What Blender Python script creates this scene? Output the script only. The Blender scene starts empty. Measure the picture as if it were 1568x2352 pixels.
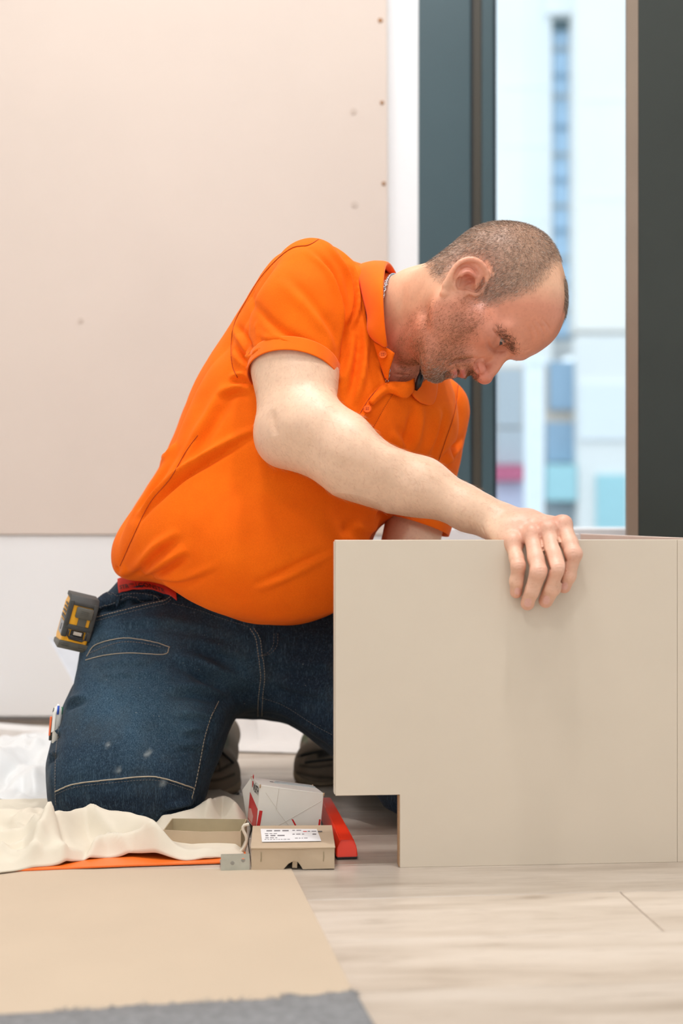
import bpy, bmesh, math, random
import numpy as np
from mathutils import Vector, Matrix
from mathutils.bvhtree import BVHTree
import mathutils.noise as mnoise

S = bpy.context.scene
COL = S.collection
# ------------------------------------------------------------------ camera
W_PX, H_PX, F_PX, CAM_H = 1568, 2352, 3267.0, 0.45
cam_data = bpy.data.cameras.new('camera')
cam_data.sensor_fit = 'VERTICAL'
cam_data.sensor_height = 36.0
cam_data.lens = 36.0 * F_PX / H_PX
cam_data.clip_start = 0.05
cam_data.clip_end = 200
cam_data.dof.use_dof = True
cam_data.dof.focus_distance = 1.93
cam_data.dof.aperture_fstop = 2.8
cam = bpy.data.objects.new('camera', cam_data)
COL.objects.link(cam)
cam.location = (0, 0, CAM_H)
cam.rotation_euler = (math.pi / 2, 0, 0)
S.camera = cam
# ------------------------------------------------------------------ world: plain overcast sky
world = bpy.data.worlds.new('overcast_sky')
S.world = world
world.use_nodes = True
wn = world.node_tree.nodes
wn['Background'].inputs['Color'].default_value = (0.80, 0.90, 1.0, 1)
wn['Background'].inputs['Strength'].default_value = 1.7
# ------------------------------------------------------------------ ceiling lamps (light of the room)
LAMPS = [(-0.40, 1.20, 12, 0.40), (0.28, 1.42, 17, 0.14), (-0.6, 2.25, 10, 0.40), (0.5, 2.4, 8, 0.40), (-0.45, -0.5, 13, 0.40), (0.75, 1.0, 6, 0.16)]
for lx, ly, le, lz in LAMPS:
    ld = bpy.data.lights.new('ceiling_lamp_light', 'AREA')
    ld.shape = 'RECTANGLE'
    ld.size, ld.size_y = lz, lz
    ld.energy = le
    ld.color = (0.985, 0.985, 1.0)
    lo = bpy.data.objects.new('ceiling_lamp_light', ld)
    lo.location = (lx, ly, 2.87)
    COL.objects.link(lo)
# ------------------------------------------------------------------ exposure
S.view_settings.view_transform = 'Standard'
S.view_settings.look = 'None'
S.view_settings.gamma = 1
S.view_settings.use_curve_mapping = False
S.view_settings.exposure = 0.25
S.cycles.max_bounces = 6
S.cycles.diffuse_bounces = 4
S.cycles.transparent_max_bounces = 8
S.cycles.use_denoising = True

# ------------------------------------------------------------------ helpers
rnd = random.Random(7)
nrng = np.random.default_rng(11)

def P(px, py, Y):
    """the point at distance Y on the sight line of a photograph pixel"""
    return np.array([(px - 784) * Y / F_PX, Y, CAM_H - (py - 1176) * Y / F_PX])

def to_px(V):
    V = np.asarray(V, float)
    return 784 + V[..., 0] * F_PX / V[..., 1], 1176 - (V[..., 2] - CAM_H) * F_PX / V[..., 1]

def FL(px, py, z=0.0):
    """the point at height z under a photograph pixel below the horizon"""
    return P(px, py, (CAM_H - z) * F_PX / (py - 1176))

def tag(o, label=None, cat=None, group=None, kind=None):
    if label: o['label'] = label
    if cat: o['category'] = cat
    if group: o['group'] = group
    if kind: o['kind'] = kind
    return o

def empty(name, loc=(0, 0, 0), rz=0.0):
    o = bpy.data.objects.new(name, None)
    COL.objects.link(o)
    o.empty_display_size = 0.05
    o.location = loc
    o.rotation_euler = (0, 0, rz)
    return o

def attach(o, parent):
    """parent o; its geometry was written in world space"""
    if parent is not None:
        o.parent = parent
        o.matrix_parent_inverse = Matrix.LocRotScale(parent.location, parent.rotation_euler, None).inverted() \
            if parent.parent is None else Matrix.Identity(4)
    return o

def mesh_arrays(name, V, F, smooth=True):
    """mesh from numpy verts and quads/tris (F: list of arrays or one array)"""
    V = np.asarray(V, np.float32)
    if isinstance(F, np.ndarray): F = [F]
    me = bpy.data.meshes.new(name)
    me.vertices.add(len(V)); me.vertices.foreach_set('co', V.ravel())
    F = [np.asarray(f, np.int32) for f in F if len(f)]
    tot = sum(f.size for f in F); n = sum(len(f) for f in F)
    me.loops.add(tot); me.polygons.add(n)
    me.loops.foreach_set('vertex_index', np.concatenate([f.ravel() for f in F]))
    sizes = np.concatenate([np.full(len(f), f.shape[1], np.int32) for f in F])
    starts = np.concatenate([[0], np.cumsum(sizes)[:-1]]).astype(np.int32)
    me.polygons.foreach_set('loop_start', starts)
    me.polygons.foreach_set('loop_total', sizes)
    me.polygons.foreach_set('use_smooth', np.full(n, smooth, bool))
    me.update(calc_edges=True)
    me.validate()
    return me

def obj(name, me, mat, parent=None):
    o = bpy.data.objects.new(name, me)
    COL.objects.link(o)
    if mat is not None:
        for m in (mat if isinstance(mat, (list, tuple)) else [mat]): me.materials.append(m)
    return attach(o, parent)

class MB:
    """collects shapes, then links them as ONE mesh object"""
    def __init__(s): s.bm = bmesh.new()
    def box(s, c, d, rot=None, bev=0.0, seg=2):
        r = bmesh.ops.create_cube(s.bm, size=1.0)
        vs = r['verts']
        bmesh.ops.scale(s.bm, vec=Vector(d), verts=vs)
        if bev > 0:
            es = list({e for v in vs for e in v.link_edges})
            g = bmesh.ops.bevel(s.bm, geom=es, offset=bev, segments=seg, affect='EDGES', profile=0.5)
            vs = list({v for f in g['faces'] for v in f.verts} | {v for v in vs if v.is_valid})
        M = Matrix.Translation(Vector(c)) @ (rot.to_4x4() if rot is not None else Matrix.Identity(4))
        bmesh.ops.transform(s.bm, matrix=M, verts=vs)
        return s
    def prism(s, pts, depth_vec, bev=0.0):
        """polygon pts (3-D, planar) extruded by depth_vec"""
        d = Vector(depth_vec)
        a = [s.bm.verts.new(Vector(p)) for p in pts]
        b = [s.bm.verts.new(Vector(p) + d) for p in pts]
        n = len(a)
        fs = [s.bm.faces.new(a), s.bm.faces.new(list(reversed(b)))]
        for i in range(n):
            fs.append(s.bm.faces.new((a[i], b[i], b[(i + 1) % n], a[(i + 1) % n])))
        bmesh.ops.recalc_face_normals(s.bm, faces=fs)
        if bev > 0:
            es = list({e for f in fs for e in f.edges})
            bmesh.ops.bevel(s.bm, geom=es, offset=bev, segments=2, affect='EDGES', profile=0.5)
        return s
    def tube(s, pts, r, n=8, cap=True):
        pts = [Vector(p) for p in pts]
        rs = r if isinstance(r, (list, tuple)) else [r] * len(pts)
        rings = []
        t0 = (pts[1] - pts[0]).normalized()
        up = Vector((0, 0, 1)) if abs(t0.z) < 0.9 else Vector((1, 0, 0))
        u = t0.cross(up).normalized()
        for i, p in enumerate(pts):
            t = (pts[min(i + 1, len(pts) - 1)] - pts[max(i - 1, 0)])
            if t.length < 1e-9: t = t0.copy()
            t.normalize()
            u = (u - t * u.dot(t))
            if u.length < 1e-6: u = t.orthogonal()
            u.normalize()
            v = t.cross(u)
            rings.append([s.bm.verts.new(p + (u * math.cos(a) + v * math.sin(a)) * rs[i])
                          for a in [2 * math.pi * k / n for k in range(n)]])
        for i in range(len(rings) - 1):
            for k in range(n):
                s.bm.faces.new((rings[i][k], rings[i][(k + 1) % n], rings[i + 1][(k + 1) % n], rings[i + 1][k]))
        if cap and n > 2:
            s.bm.faces.new(list(reversed(rings[0]))); s.bm.faces.new(rings[-1])
        return s
    def cyl(s, a, b, r, n=20, bev=0.0):
        return s.tube([a, b], r, n)
    def grid(s, rows):
        """rows: list of equal length lists of points"""
        vs = [[s.bm.verts.new(Vector(p)) for p in row] for row in rows]
        for i in range(len(vs) - 1):
            for k in range(len(vs[0]) - 1):
                s.bm.faces.new((vs[i][k], vs[i][k + 1], vs[i + 1][k + 1], vs[i + 1][k]))
        return s
    def build(s, name, mat, parent=None, smooth=False, recalc=False):
        if recalc: bmesh.ops.recalc_face_normals(s.bm, faces=s.bm.faces[:])
        me = bpy.data.meshes.new(name)
        s.bm.to_mesh(me); s.bm.free()
        if smooth:
            me.polygons.foreach_set('use_smooth', np.ones(len(me.polygons), bool))
        return obj(name, me, mat, parent)

def smooth_by_angle(o, ang=40):
    me = o.data
    me.polygons.foreach_set('use_smooth', np.ones(len(me.polygons), bool))
    me.set_sharp_from_angle(angle=math.radians(ang))
    return o

def catmull(pts, n):
    pts = [np.asarray(p, float) for p in pts]
    if len(pts) == 2:
        return [pts[0] + (pts[1] - pts[0]) * t for t in np.linspace(0, 1, n)]
    q = [2 * pts[0] - pts[1]] + pts + [2 * pts[-1] - pts[-2]]
    L = np.array([0] + list(np.cumsum([np.linalg.norm(pts[i + 1] - pts[i]) for i in range(len(pts) - 1)])))
    out = []
    for s_ in np.linspace(0, L[-1], n):
        i = min(int(np.searchsorted(L, s_, 'right') - 1), len(pts) - 2)
        t = (s_ - L[i]) / max(L[i + 1] - L[i], 1e-9)
        p0, p1, p2, p3 = q[i], q[i + 1], q[i + 2], q[i + 3]
        out.append(0.5 * (2 * p1 + (p2 - p0) * t + (2 * p0 - 5 * p1 + 4 * p2 - p3) * t * t
                          + (3 * p1 - p0 - 3 * p2 + p3) * t ** 3))
    return out

# ------------------------------------------------------------------ materials
def srgb(r, g, b):
    f = lambda c: (c / 12.92 if c <= 0.04045 else ((c + 0.055) / 1.055) ** 2.4)
    return tuple(f(c / 255.0) for c in (r, g, b)) + (1.0,)

class NT:
    def __init__(s, name):
        s.m = bpy.data.materials.new(name); s.m.use_nodes = True
        s.t = s.m.node_tree; s.n = s.t.nodes; s.b = s.n['Principled BSDF']
        s.out = s.n['Material Output']
    def node(s, typ, **kw):
        nd = s.n.new(typ)
        for k, v in kw.items():
            if k in nd.inputs.keys(): nd.inputs[k].default_value = v
            else: setattr(nd, k, v)
        return nd
    def link(s, a, b): s.t.links.new(a, b)
    def coord(s, kind='Object', scale=(1, 1, 1), rot=(0, 0, 0)):
        tc = s.n.new('ShaderNodeTexCoord'); mp = s.n.new('ShaderNodeMapping')
        mp.inputs['Scale'].default_value = scale; mp.inputs['Rotation'].default_value = rot
        s.link(tc.outputs[kind], mp.inputs['Vector'])
        return mp.outputs['Vector']
    def noise(s, vec, scale, detail=4, rough=0.55, dist=0.0):
        nd = s.n.new('ShaderNodeTexNoise')
        nd.inputs['Scale'].default_value = scale; nd.inputs['Detail'].default_value = detail
        nd.inputs['Roughness'].default_value = rough; nd.inputs['Distortion'].default_value = dist
        s.link(vec, nd.inputs['Vector'])
        return nd.outputs['Fac']
    def ramp(s, fac, stops):
        nd = s.n.new('ShaderNodeValToRGB')
        el = nd.color_ramp.elements
        while len(el) < len(stops): el.new(0.5)
        for e, (p, c) in zip(el, stops): e.position = p; e.color = c if len(c) == 4 else tuple(c) + (1,)
        s.link(fac, nd.inputs['Fac'])
        return nd.outputs['Color']
    def mix(s, fac, a, b, mode='MIX'):
        nd = s.n.new('ShaderNodeMix'); nd.data_type = 'RGBA'; nd.blend_type = mode
        for sock, v in ((nd.inputs[0], fac), (nd.inputs[6], a), (nd.inputs[7], b)):
            if hasattr(v, 'is_output'): s.link(v, sock)
            else: sock.default_value = v
        return nd.outputs[2]
    def math(s, op, a, b=0.0):
        nd = s.n.new('ShaderNodeMath'); nd.operation = op
        for sock, v in ((nd.inputs[0], a), (nd.inputs[1], b)):
            if hasattr(v, 'is_output'): s.link(v, sock)
            else: sock.default_value = v
        return nd.outputs[0]
    def attr(s, name):
        nd = s.n.new('ShaderNodeAttribute'); nd.attribute_name = name
        return nd
    def bump(s, h, strength=0.3, dist=0.001):
        nd = s.n.new('ShaderNodeBump')
        nd.inputs['Strength'].default_value = strength; nd.inputs['Distance'].default_value = dist
        s.link(h, nd.inputs['Height'])
        s.link(nd.outputs['Normal'], s.b.inputs['Normal'])
    def base(s, c):
        if hasattr(c, 'is_output'): s.link(c, s.b.inputs['Base Color'])
        else: s.b.inputs['Base Color'].default_value = c
        return s
    def set(s, **kw):
        mp = dict(rough='Roughness', metal='Metallic', spec='Specular IOR Level', sheen='Sheen Weight',
                  sss='Subsurface Weight', coat='Coat Weight', alpha='Alpha', trans='Transmission Weight', ior='IOR')
        for k, v in kw.items(): s.b.inputs[mp[k]].default_value = v
        return s

def plain(name, col, rough=0.6, var=0.06, scale=30, bump=0.0, bscale=200, metal=0.0, spec=0.5, coord='Object'):
    n = NT(name)
    v = n.coord(coord)
    f = n.noise(v, scale)
    lo = tuple(max(0, c * (1 - var)) for c in col[:3]) + (1,)
    hi = tuple(min(1, c * (1 + var)) for c in col[:3]) + (1,)
    n.base(n.ramp(f, [(0.3, lo), (0.7, hi)]))
    n.set(rough=rough, metal=metal, spec=spec)
    if bump > 0: n.bump(n.noise(v, bscale, 3), bump, 0.0006)
    return n.m
# ================================================================== the room
TH = 0.10                                       # turn of the floor planks
TB = 0.080                                      # turn of the boards the man is fitting
Y_WALL = 3.0

# --- materials of the room
def wood_floor():
    n = NT('pale_oak_laminate')
    at = n.n.new('ShaderNodeObjectInfo')
    tc = n.n.new('ShaderNodeTexCoord')
    off = n.n.new('ShaderNodeVectorMath'); off.operation = 'ADD'
    sc = n.n.new('ShaderNodeVectorMath'); sc.operation = 'SCALE'
    cmb = n.n.new('ShaderNodeCombineXYZ')
    for i in range(3): n.link(at.outputs['Random'], cmb.inputs[i])
    n.link(cmb.outputs[0], sc.inputs[0]); sc.inputs['Scale'].default_value = 37.0
    n.link(tc.outputs['Object'], off.inputs[0]); n.link(sc.outputs[0], off.inputs[1])
    mp = n.n.new('ShaderNodeMapping'); mp.inputs['Scale'].default_value = (1.5, 9, 9)
    n.link(off.outputs[0], mp.inputs['Vector'])
    v = mp.outputs['Vector']
    g = n.noise(v, 2.2, 6, 0.6, 0.6)
    c = n.ramp(g, [(0.25, srgb(172, 156, 139)), (0.46, srgb(201, 187, 171)), (0.62, srgb(214, 201, 186)), (0.85, srgb(222, 211, 198))])
    # fine dark pores
    mp2 = n.n.new('ShaderNodeMapping'); mp2.inputs['Scale'].default_value = (6, 120, 40)
    n.link(off.outputs[0], mp2.inputs['Vector'])
    g2 = n.noise(mp2.outputs['Vector'], 2.0, 4, 0.65, 0.3)
    c = n.mix(n.ramp(g2, [(0.30, (0.55, 0.55, 0.55, 1)), (0.42, (0, 0, 0, 1))]), c, srgb(142, 122, 104))
    # knots
    mp3 = n.n.new('ShaderNodeMapping'); mp3.inputs['Scale'].default_value = (4.5, 11, 1)
    n.link(off.outputs[0], mp3.inputs['Vector'])
    vo = n.n.new('ShaderNodeTexVoronoi'); vo.inputs['Scale'].default_value = 1.0
    n.link(mp3.outputs['Vector'], vo.inputs['Vector'])
    c = n.mix(n.ramp(vo.outputs['Distance'], [(0.02, (0.75, 0.75, 0.75, 1)), (0.13, (0, 0, 0, 1))]), c, srgb(128, 108, 88))
    c = n.mix(0.85, c, at.outputs['Color'], 'MULTIPLY')
    n.base(c); n.set(rough=0.36, spec=0.45)
    n.bump(g2, 0.12, 0.0006)
    return n.m

M_FLOOR = wood_floor()
M_BASE = plain('floor_underlay', srgb(96, 84, 74), 0.9)
M_BOARD = plain('beige_wall_board', srgb(219, 203, 190), 0.72, 0.025, 3, 0.05, 400)
M_WHITE = plain('white_plaster', srgb(244, 244, 244), 0.75, 0.02, 4, 0.05, 300)
M_LOW = plain('white_lower_board', srgb(236, 234, 232), 0.6, 0.02, 3)
M_TEAL = plain('petrol_window_frame', srgb(62, 84, 90), 0.38, 0.05, 4, spec=0.5)
M_BROWN = plain('bronze_groove', srgb(78, 72, 60), 0.5, 0.05, 4)
M_GASKET = plain('black_gasket', srgb(32, 44, 52), 0.6)
M_TAUPE = plain('taupe_edge', srgb(138, 122, 106), 0.45, 0.05, 8)
M_DARK = plain('dark_coated_panel', srgb(47, 52, 46), 0.5, 0.08, 6)
M_CEIL = plain('white_ceiling', srgb(236, 235, 232), 0.85, 0.02, 3)
M_SCREW = plain('rusty_screw', srgb(150, 104, 62), 0.45, 0.2, 300, metal=0.6)
M_FILL = plain('screw_filler', srgb(205, 188, 174), 0.8, 0.05, 200)
M_SHADOW_GAP = plain('shadow_gap', srgb(120, 108, 98), 0.8)

def structure(o): o['kind'] = 'structure'; return o

# --- floor with planks
fl = structure(MB().box((0.2, 1.6, -0.02), (4.4, 4.6, 0.02)).build('floor', M_BASE))
du = np.array([math.cos(TH), math.sin(TH)]); dn = np.array([-math.sin(TH), math.cos(TH)])
PW, PLN = 0.160, 1.29
N0 = 1.6446                                     # one joint line
plank_mesh = {}
def plank(u0, u1, k):
    L = round(u1 - u0, 3)
    if L not in plank_mesh:
        b = MB().box((0, 0, -0.005), (L - 0.0012, PW - 0.0010, 0.010), None, 0.0011, 1)
        me = bpy.data.meshes.new('plank'); b.bm.to_mesh(me); b.bm.free(); me.materials.append(M_FLOOR)
        plank_mesh[L] = me
    o = bpy.data.objects.new('plank', plank_mesh[L]); COL.objects.link(o)
    c = du * (u0 + u1) / 2 + dn * (N0 + (k + 0.5) * PW)
    o.location = (c[0], c[1], 0.0); o.rotation_euler = (0, 0, TH)
    t = {0: 0.80, -1: 1.0, -2: 0.97, -3: 0.84, 1: 0.93, 2: 0.84}.get(k, 0.85 + 0.15 * rnd.random()); o.color = (t, t * 0.985, t * 0.965, 1)
    return attach(o, fl)
ends = {-1: 0.497, 0: 0.75, -2: 0.82, -3: 0.95}
for k in range(-10, 9):
    e0 = ends.get(k, (0.497 + 0.43 * (k + 1)) % PLN)
    u = e0 - 2 * PLN
    while u < 2.2:
        c = du * (u + PLN / 2) + dn * (N0 + (k + 0.5) * PW)
        if -2.4 < c[0] < 2.6: plank(u, u + PLN, k)
        u += PLN

# --- back wall: beige boards above, white boards below, white plaster return beside the window
xe = P(889, 600, Y_WALL)[0]
wb = structure(MB().box((-1.2 + 0.0, Y_WALL + 0.075, 1.5), (2 * (xe + 1.2) , 0.11, 3.02)).build('wall_back', M_WHITE))
z_split = P(0, 1228, Y_WALL)[2]
seam = -1.30
for (a, b) in ((seam + 0.001, xe), (-2.45, seam - 0.001)):
    bd = MB().prism([(a, Y_WALL, z_split), (b + (0.000 if b < 0 else 0.004), Y_WALL, z_split), (b - (0.006 if b > 0 else 0), Y_WALL, 3.0), (a, Y_WALL, 3.0)], (0, 0.02, 0), 0.0012).build('beige_board', M_BOARD, wb)
lowb = MB().box(((-2.45 + xe) / 2, Y_WALL + 0.012, (0.012 + z_split - 0.003) / 2 + 0.004), (xe + 2.45, 0.014, z_split - 0.02), None, 0.001).build('white_board', M_LOW, wb)
for (px, py, r, m, nm) in ((873, 47, 0.0050, M_SCREW, 'screw'), (877, 236, 0.0042, M_SCREW, 'screw'), (881, 422, 0.0042, M_SCREW, 'screw'),
                           (812, 256, 0.007, M_FILL, 'filled_screw_spot'), (814, 470, 0.007, M_FILL, 'filled_screw_spot'), (185, 737, 0.006, M_FILL, 'filled_screw_spot')):
    c = P(px, py, Y_WALL)
    pts = [(c[0], c[1] + 0.002, c[2]), (c[0], c[1] - 0.0008, c[2]), (c[0], c[1] - 0.0012, c[2])]
    t = MB().tube(pts, [r, r, r * 0.75], 14)
    if nm == 'screw':
        t.box((c[0], c[1] - 0.0012, c[2]), (r * 1.1, 0.0008, r * 0.25)); t.box((c[0], c[1] - 0.0012, c[2]), (r * 0.25, 0.0008, r * 1.1))
    t.build(nm, m, wb)
structure(MB().box(((-2.45 + xe) / 2, Y_WALL + 0.008, 0.006), (xe + 2.45, 0.012, 0.012)).build('shadow_strip_1', M_SHADOW_GAP))  # dark coloured strip standing for the shadow line at the wall foot

# --- left wall, ceiling (out of the frame, they close the room)
structure(MB().box((-2.45, 1.0, 1.5), (0.1, 4.2, 3.0)).build('wall_left', M_WHITE))
structure(MB().box((0.2, -1.15, 1.5), (5.4, 0.1, 3.0)).build('wall_front', M_WHITE))
structure(MB().box((2.85, 1.0, 1.5), (0.1, 4.2, 3.0)).build('wall_side', M_WHITE))
cl = structure(MB().box((0.2, 1.0, 2.96), (5.4, 4.3, 0.06)).build('ceiling', M_CEIL))
def lamp_mat():
    n = NT('lamp_diffuser'); n.base((1, 1, 1, 1)); n.b.inputs['Emission Color'].default_value = (1, 0.95, 0.88, 1)
    n.b.inputs['Emission Strength'].default_value = 3.0
    return n.m
M_LAMP = lamp_mat(); M_LFR = plain('white_lamp_frame', srgb(230, 230, 228), 0.4)
for i, (lx, ly, le, lz) in enumerate(LAMPS):
    e = tag(empty('ceiling_lamp', (lx, ly, 2.93)), ('square white ceiling lamp panel ' if lz > 0.2 else 'small square ceiling spotlight ') + ('in front of the man, left of the camera', 'in front of the man, above the greige board', 'over the beige wall boards', 'near the window', 'behind the camera', 'towards the right end of the boards')[i], 'lamp', 'ceiling lamp panels')
    fr = MB()
    for sx, sy, w, d in ((0, lz / 2 + .02, lz + .06, .02), (0, -lz / 2 - .02, lz + .06, .02), (lz / 2 + .02, 0, .02, lz + .02), (-lz / 2 - .02, 0, .02, lz + .02)):
        fr.box((lx + sx, ly + sy, 2.905), (w, d, 0.05))
    fr.build('frame', M_LFR, e)
    MB().box((lx, ly, 2.90), (lz + 0.02, lz + 0.02, 0.012)).build('diffuser', M_LAMP, e)

# --- window wall: flat petrol frame, groove, mullion, glass, then the dark panel at the right
xw0 = P(960, 300, Y_WALL)[0]
win = structure(empty('window_1', (0.5, Y_WALL, 0.4)))
ZB, ZT = 0.36, 3.0
def wbox(name, pa, pb, y0, y1, mat, z0=ZB, z1=ZT, bev=0.0015, Yr=None):
    Yr = Yr or y0
    xa, xb = (pa - 784) * Yr / F_PX, (pb - 784) * Yr / F_PX
    return MB().box(((xa + xb) / 2, (y0 + y1) / 2, (z0 + z1) / 2), (xb - xa, y1 - y0, z1 - z0), None, bev).build(name, mat, win)
# plaster return runs back from the beige board to the frame
wbox('plaster_return', 886, 961, Y_WALL + 0.02, Y_WALL + 0.12, M_WHITE, 0.0, 3.0)
wbox('frame_panel', 960, 1080, Y_WALL + 0.02, Y_WALL + 0.09, M_TEAL)
wbox('groove', 1079, 1106, Y_WALL + 0.045, Y_WALL + 0.09, M_BROWN)
wbox('groove_lip', 1079, 1085, Y_WALL + 0.03, Y_WALL + 0.05, M_GASKET)
wbox('mullion', 1106, 1133, Y_WALL + 0.035, Y_WALL + 0.10, M_TEAL)
wbox('gasket', 1133, 1140, Y_WALL + 0.04, Y_WALL + 0.09, M_GASKET)
wbox('frame_foot', 1106, 1640, Y_WALL + 0.05, Y_WALL + 0.10, M_LOW, 0.0, P(0, 1226, Y_WALL + 0.05)[2])
def glass_mat():
    n = NT('window_glass')
    n.n.remove(n.b)
    tr = n.n.new('ShaderNodeBsdfTransparent'); tr.inputs['Color'].default_value = (0.94, 0.97, 0.97, 1)
    gl = n.n.new('ShaderNodeBsdfGlossy'); gl.inputs['Roughness'].default_value = 0.02
    fr = n.n.new('ShaderNodeFresnel'); fr.inputs['IOR'].default_value = 1.45
    mx = n.n.new('ShaderNodeMixShader')
    n.link(fr.outputs[0], mx.inputs[0]); n.link(tr.outputs[0], mx.inputs[1]); n.link(gl.outputs[0], mx.inputs[2])
    n.link(mx.outputs[0], n.out.inputs['Surface'])
    return n.m
M_GLASS = glass_mat()
wbox('glass_pane', 1138, 1640, Y_WALL + 0.07, Y_WALL + 0.076, M_GLASS, 0.40, 3.0, 0)
# white sill block seen between the sleeve and the wrist
sl = MB().box((P(1090, 0, 2.75)[0] + 0.12, 2.83, 0.20), (0.52, 0.26, 2 * (P(0, 1214, 2.7)[2] - 0.2)), None, 0.002).build('window_sill', M_WHITE, win)

YD = 2.36
wr = structure(empty('wall_right', P(1520, 1900, YD)))
xa = P(1466, 0, YD)[0]
MB().box((xa + 0.45, YD + 0.01, 1.5), (0.9, 0.02, 3.0), None, 0.001).build('cladding_panel', M_DARK, wr)
MB().prism([(P(1440.5, 0, YD + 0.012)[0], YD + 0.012, 0), (xa - 0.0005, YD + 0.0, 0), (xa - 0.0005, YD + 0.02, 0), (P(1440.5, 0, YD + 0.012)[0], YD + 0.03, 0)], (0, 0, 3.0), 0.0006).build('edge_strip', M_TAUPE, wr)

# --- the street outside; its bright haze is put into lightened colours
M_FAC = plain('pale_facade', srgb(236, 238, 238), 0.9, 0.02, 1)
M_FAC2 = plain('cream_facade', srgb(238, 236, 232), 0.9, 0.02, 1)
M_BLUEWIN = plain('sky_blue_window', srgb(186, 216, 242), 0.3, 0.1, 2)
M_BLUEDK = plain('blue_grey_spandrel', srgb(150, 176, 198), 0.5, 0.05, 2)
M_DKREC = plain('dark_soffit', srgb(110, 128, 134), 0.8)
M_MAG = plain('magenta_awning', srgb(190, 90, 124), 0.7)
M_AQUA = plain('aqua_shopfront', srgb(170, 214, 220), 0.5)
M_LIL = plain('lilac_shutter', srgb(205, 205, 228), 0.6)
M_GREY = plain('grey_shop_wall', srgb(178, 186, 192), 0.8)
M_STONE = plain('sandy_stone', srgb(214, 200, 186), 0.9)
M_POST = plain('white_post', srgb(244, 248, 252), 0.5)
M_ROAD = plain('street_paving', srgb(150, 152, 156), 0.9)
structure(MB().box((6, 16, -0.3), (60, 25, 0.1)).build('street_ground', M_ROAD))
YB = 24.0
def q(px0, px1, py0, py1, Y, d):
    a, b = P(px0, py1, Y), P(px1, py0, Y)
    return ((a[0] + b[0]) / 2, Y + d / 2, (a[2] + b[2]) / 2), (b[0] - a[0], d, b[2] - a[2])
bl = tag(empty('office_building', (6, YB, -0.25)), 'pale office building across the street with a column of blue windows', 'building')
c, d = q(100, 1268, -500, 845, YB, 4); MB().box(c, d, None, 0.02).build('facade', M_FAC, bl)
c, d = q(1322, 3400, -500, 760, YB - 0.6, 4); MB().box(c, d, None, 0.02).build('facade', M_FAC2, bl)
c, d = q(1255, 1330, -500, 30, YB - 0.2, 4); MB().box(c, d).build('top_beam', M_FAC, bl)
c, d = q(1262, 1330, 30, 800, YB + 0.3, 3); MB().box(c, d).build('recess', M_FAC, bl)
c, d = q(1266, 1322, 32, 66, YB + 0.1, 0.5); MB().box(c, d).build('soffit', M_DKREC, bl)
yy = 66
for i, h in enumerate((50, 62, 48, 70, 64, 58, 60, 56, 64, 60, 60, 60)):
    c, d = q(1270, 1322, yy, yy + h - 10, YB + 0.2, 0.3); MB().box(c, d).build('window', M_BLUEWIN, bl)
    c, d = q(1270, 1322, yy + h - 10, yy + h, YB + 0.15, 0.3); MB().box(c, d).build('spandrel', M_BLUEDK if i % 2 else M_GREY, bl)
    yy += h
for (x0, x1, y0, y1) in ((1150, 1262, 196, 199), (1150, 1266, 330, 333), (1150, 1266, 500, 503), (1336, 1440, 226, 229), (1336, 1440, 452, 455)):
    c, d = q(x0, x1, y0, y1, YB - 0.02 if x0 < 1300 else YB - 0.62, 0.1); MB().box(c, d).build('joint', M_POST, bl)
sh = tag(empty('shop_row', (5, 19, -0.25)), 'low row of shops with a magenta awning across the street', 'building')
c, d = q(300, 3000, 838, 1330, 19.5, 3); MB().box(c, d).build('wall', M_STONE, sh)
for (nm, x0, x1, y0, y1, m) in (('window', 1140, 1200, 846, 980, M_GREY), ('window', 1262, 1322, 830, 940, M_BLUEDK), ('signboard', 1140, 1206, 985, 1066, M_GREY),
                                ('awning', 1130, 1206, 1068, 1104, M_MAG), ('shutter', 1140, 1206, 1106, 1190, M_LIL), ('window', 1255, 1322, 970, 1062, M_BLUEDK),
                                ('shopfront', 1255, 1324, 1066, 1150, M_AQUA), ('plinth', 1255, 1324, 1152, 1210, M_GREY), ('side_wall', 1326, 1450, 770, 1230, M_FAC2),
                                ('ledge', 1330, 1450, 880, 1010, M_FAC), ('shopfront', 1370, 1440, 1090, 1230, M_AQUA)):
    c, d = q(x0, x1, y0, y1, 19.4 - (0.3 if nm in ('awning', 'side_wall') else 0.35 if nm in('ledge','shopfront') else 0), 0.4); MB().box(c, d).build(nm, m, sh)
pc = P(1226, 1000, 12)
lp = tag(empty('street_post', (pc[0], 12, -0.25)), 'thick white post standing on the street outside the window', 'post')
MB().tube([(pc[0], 12, -0.25), (pc[0], 12, P(0, 838, 12)[2])], 0.085, 20).build('shaft', M_POST, lp)
MB().tube([(pc[0], 12, P(0, 838, 12)[2]), (pc[0], 12, P(0, 820, 12)[2])], 0.1, 20).build('cap', M_POST, lp)
MB().tube([(pc[0], 12, -0.25), (pc[0], 12, -0.1)], 0.14, 20).build('base', M_POST, lp)

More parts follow.
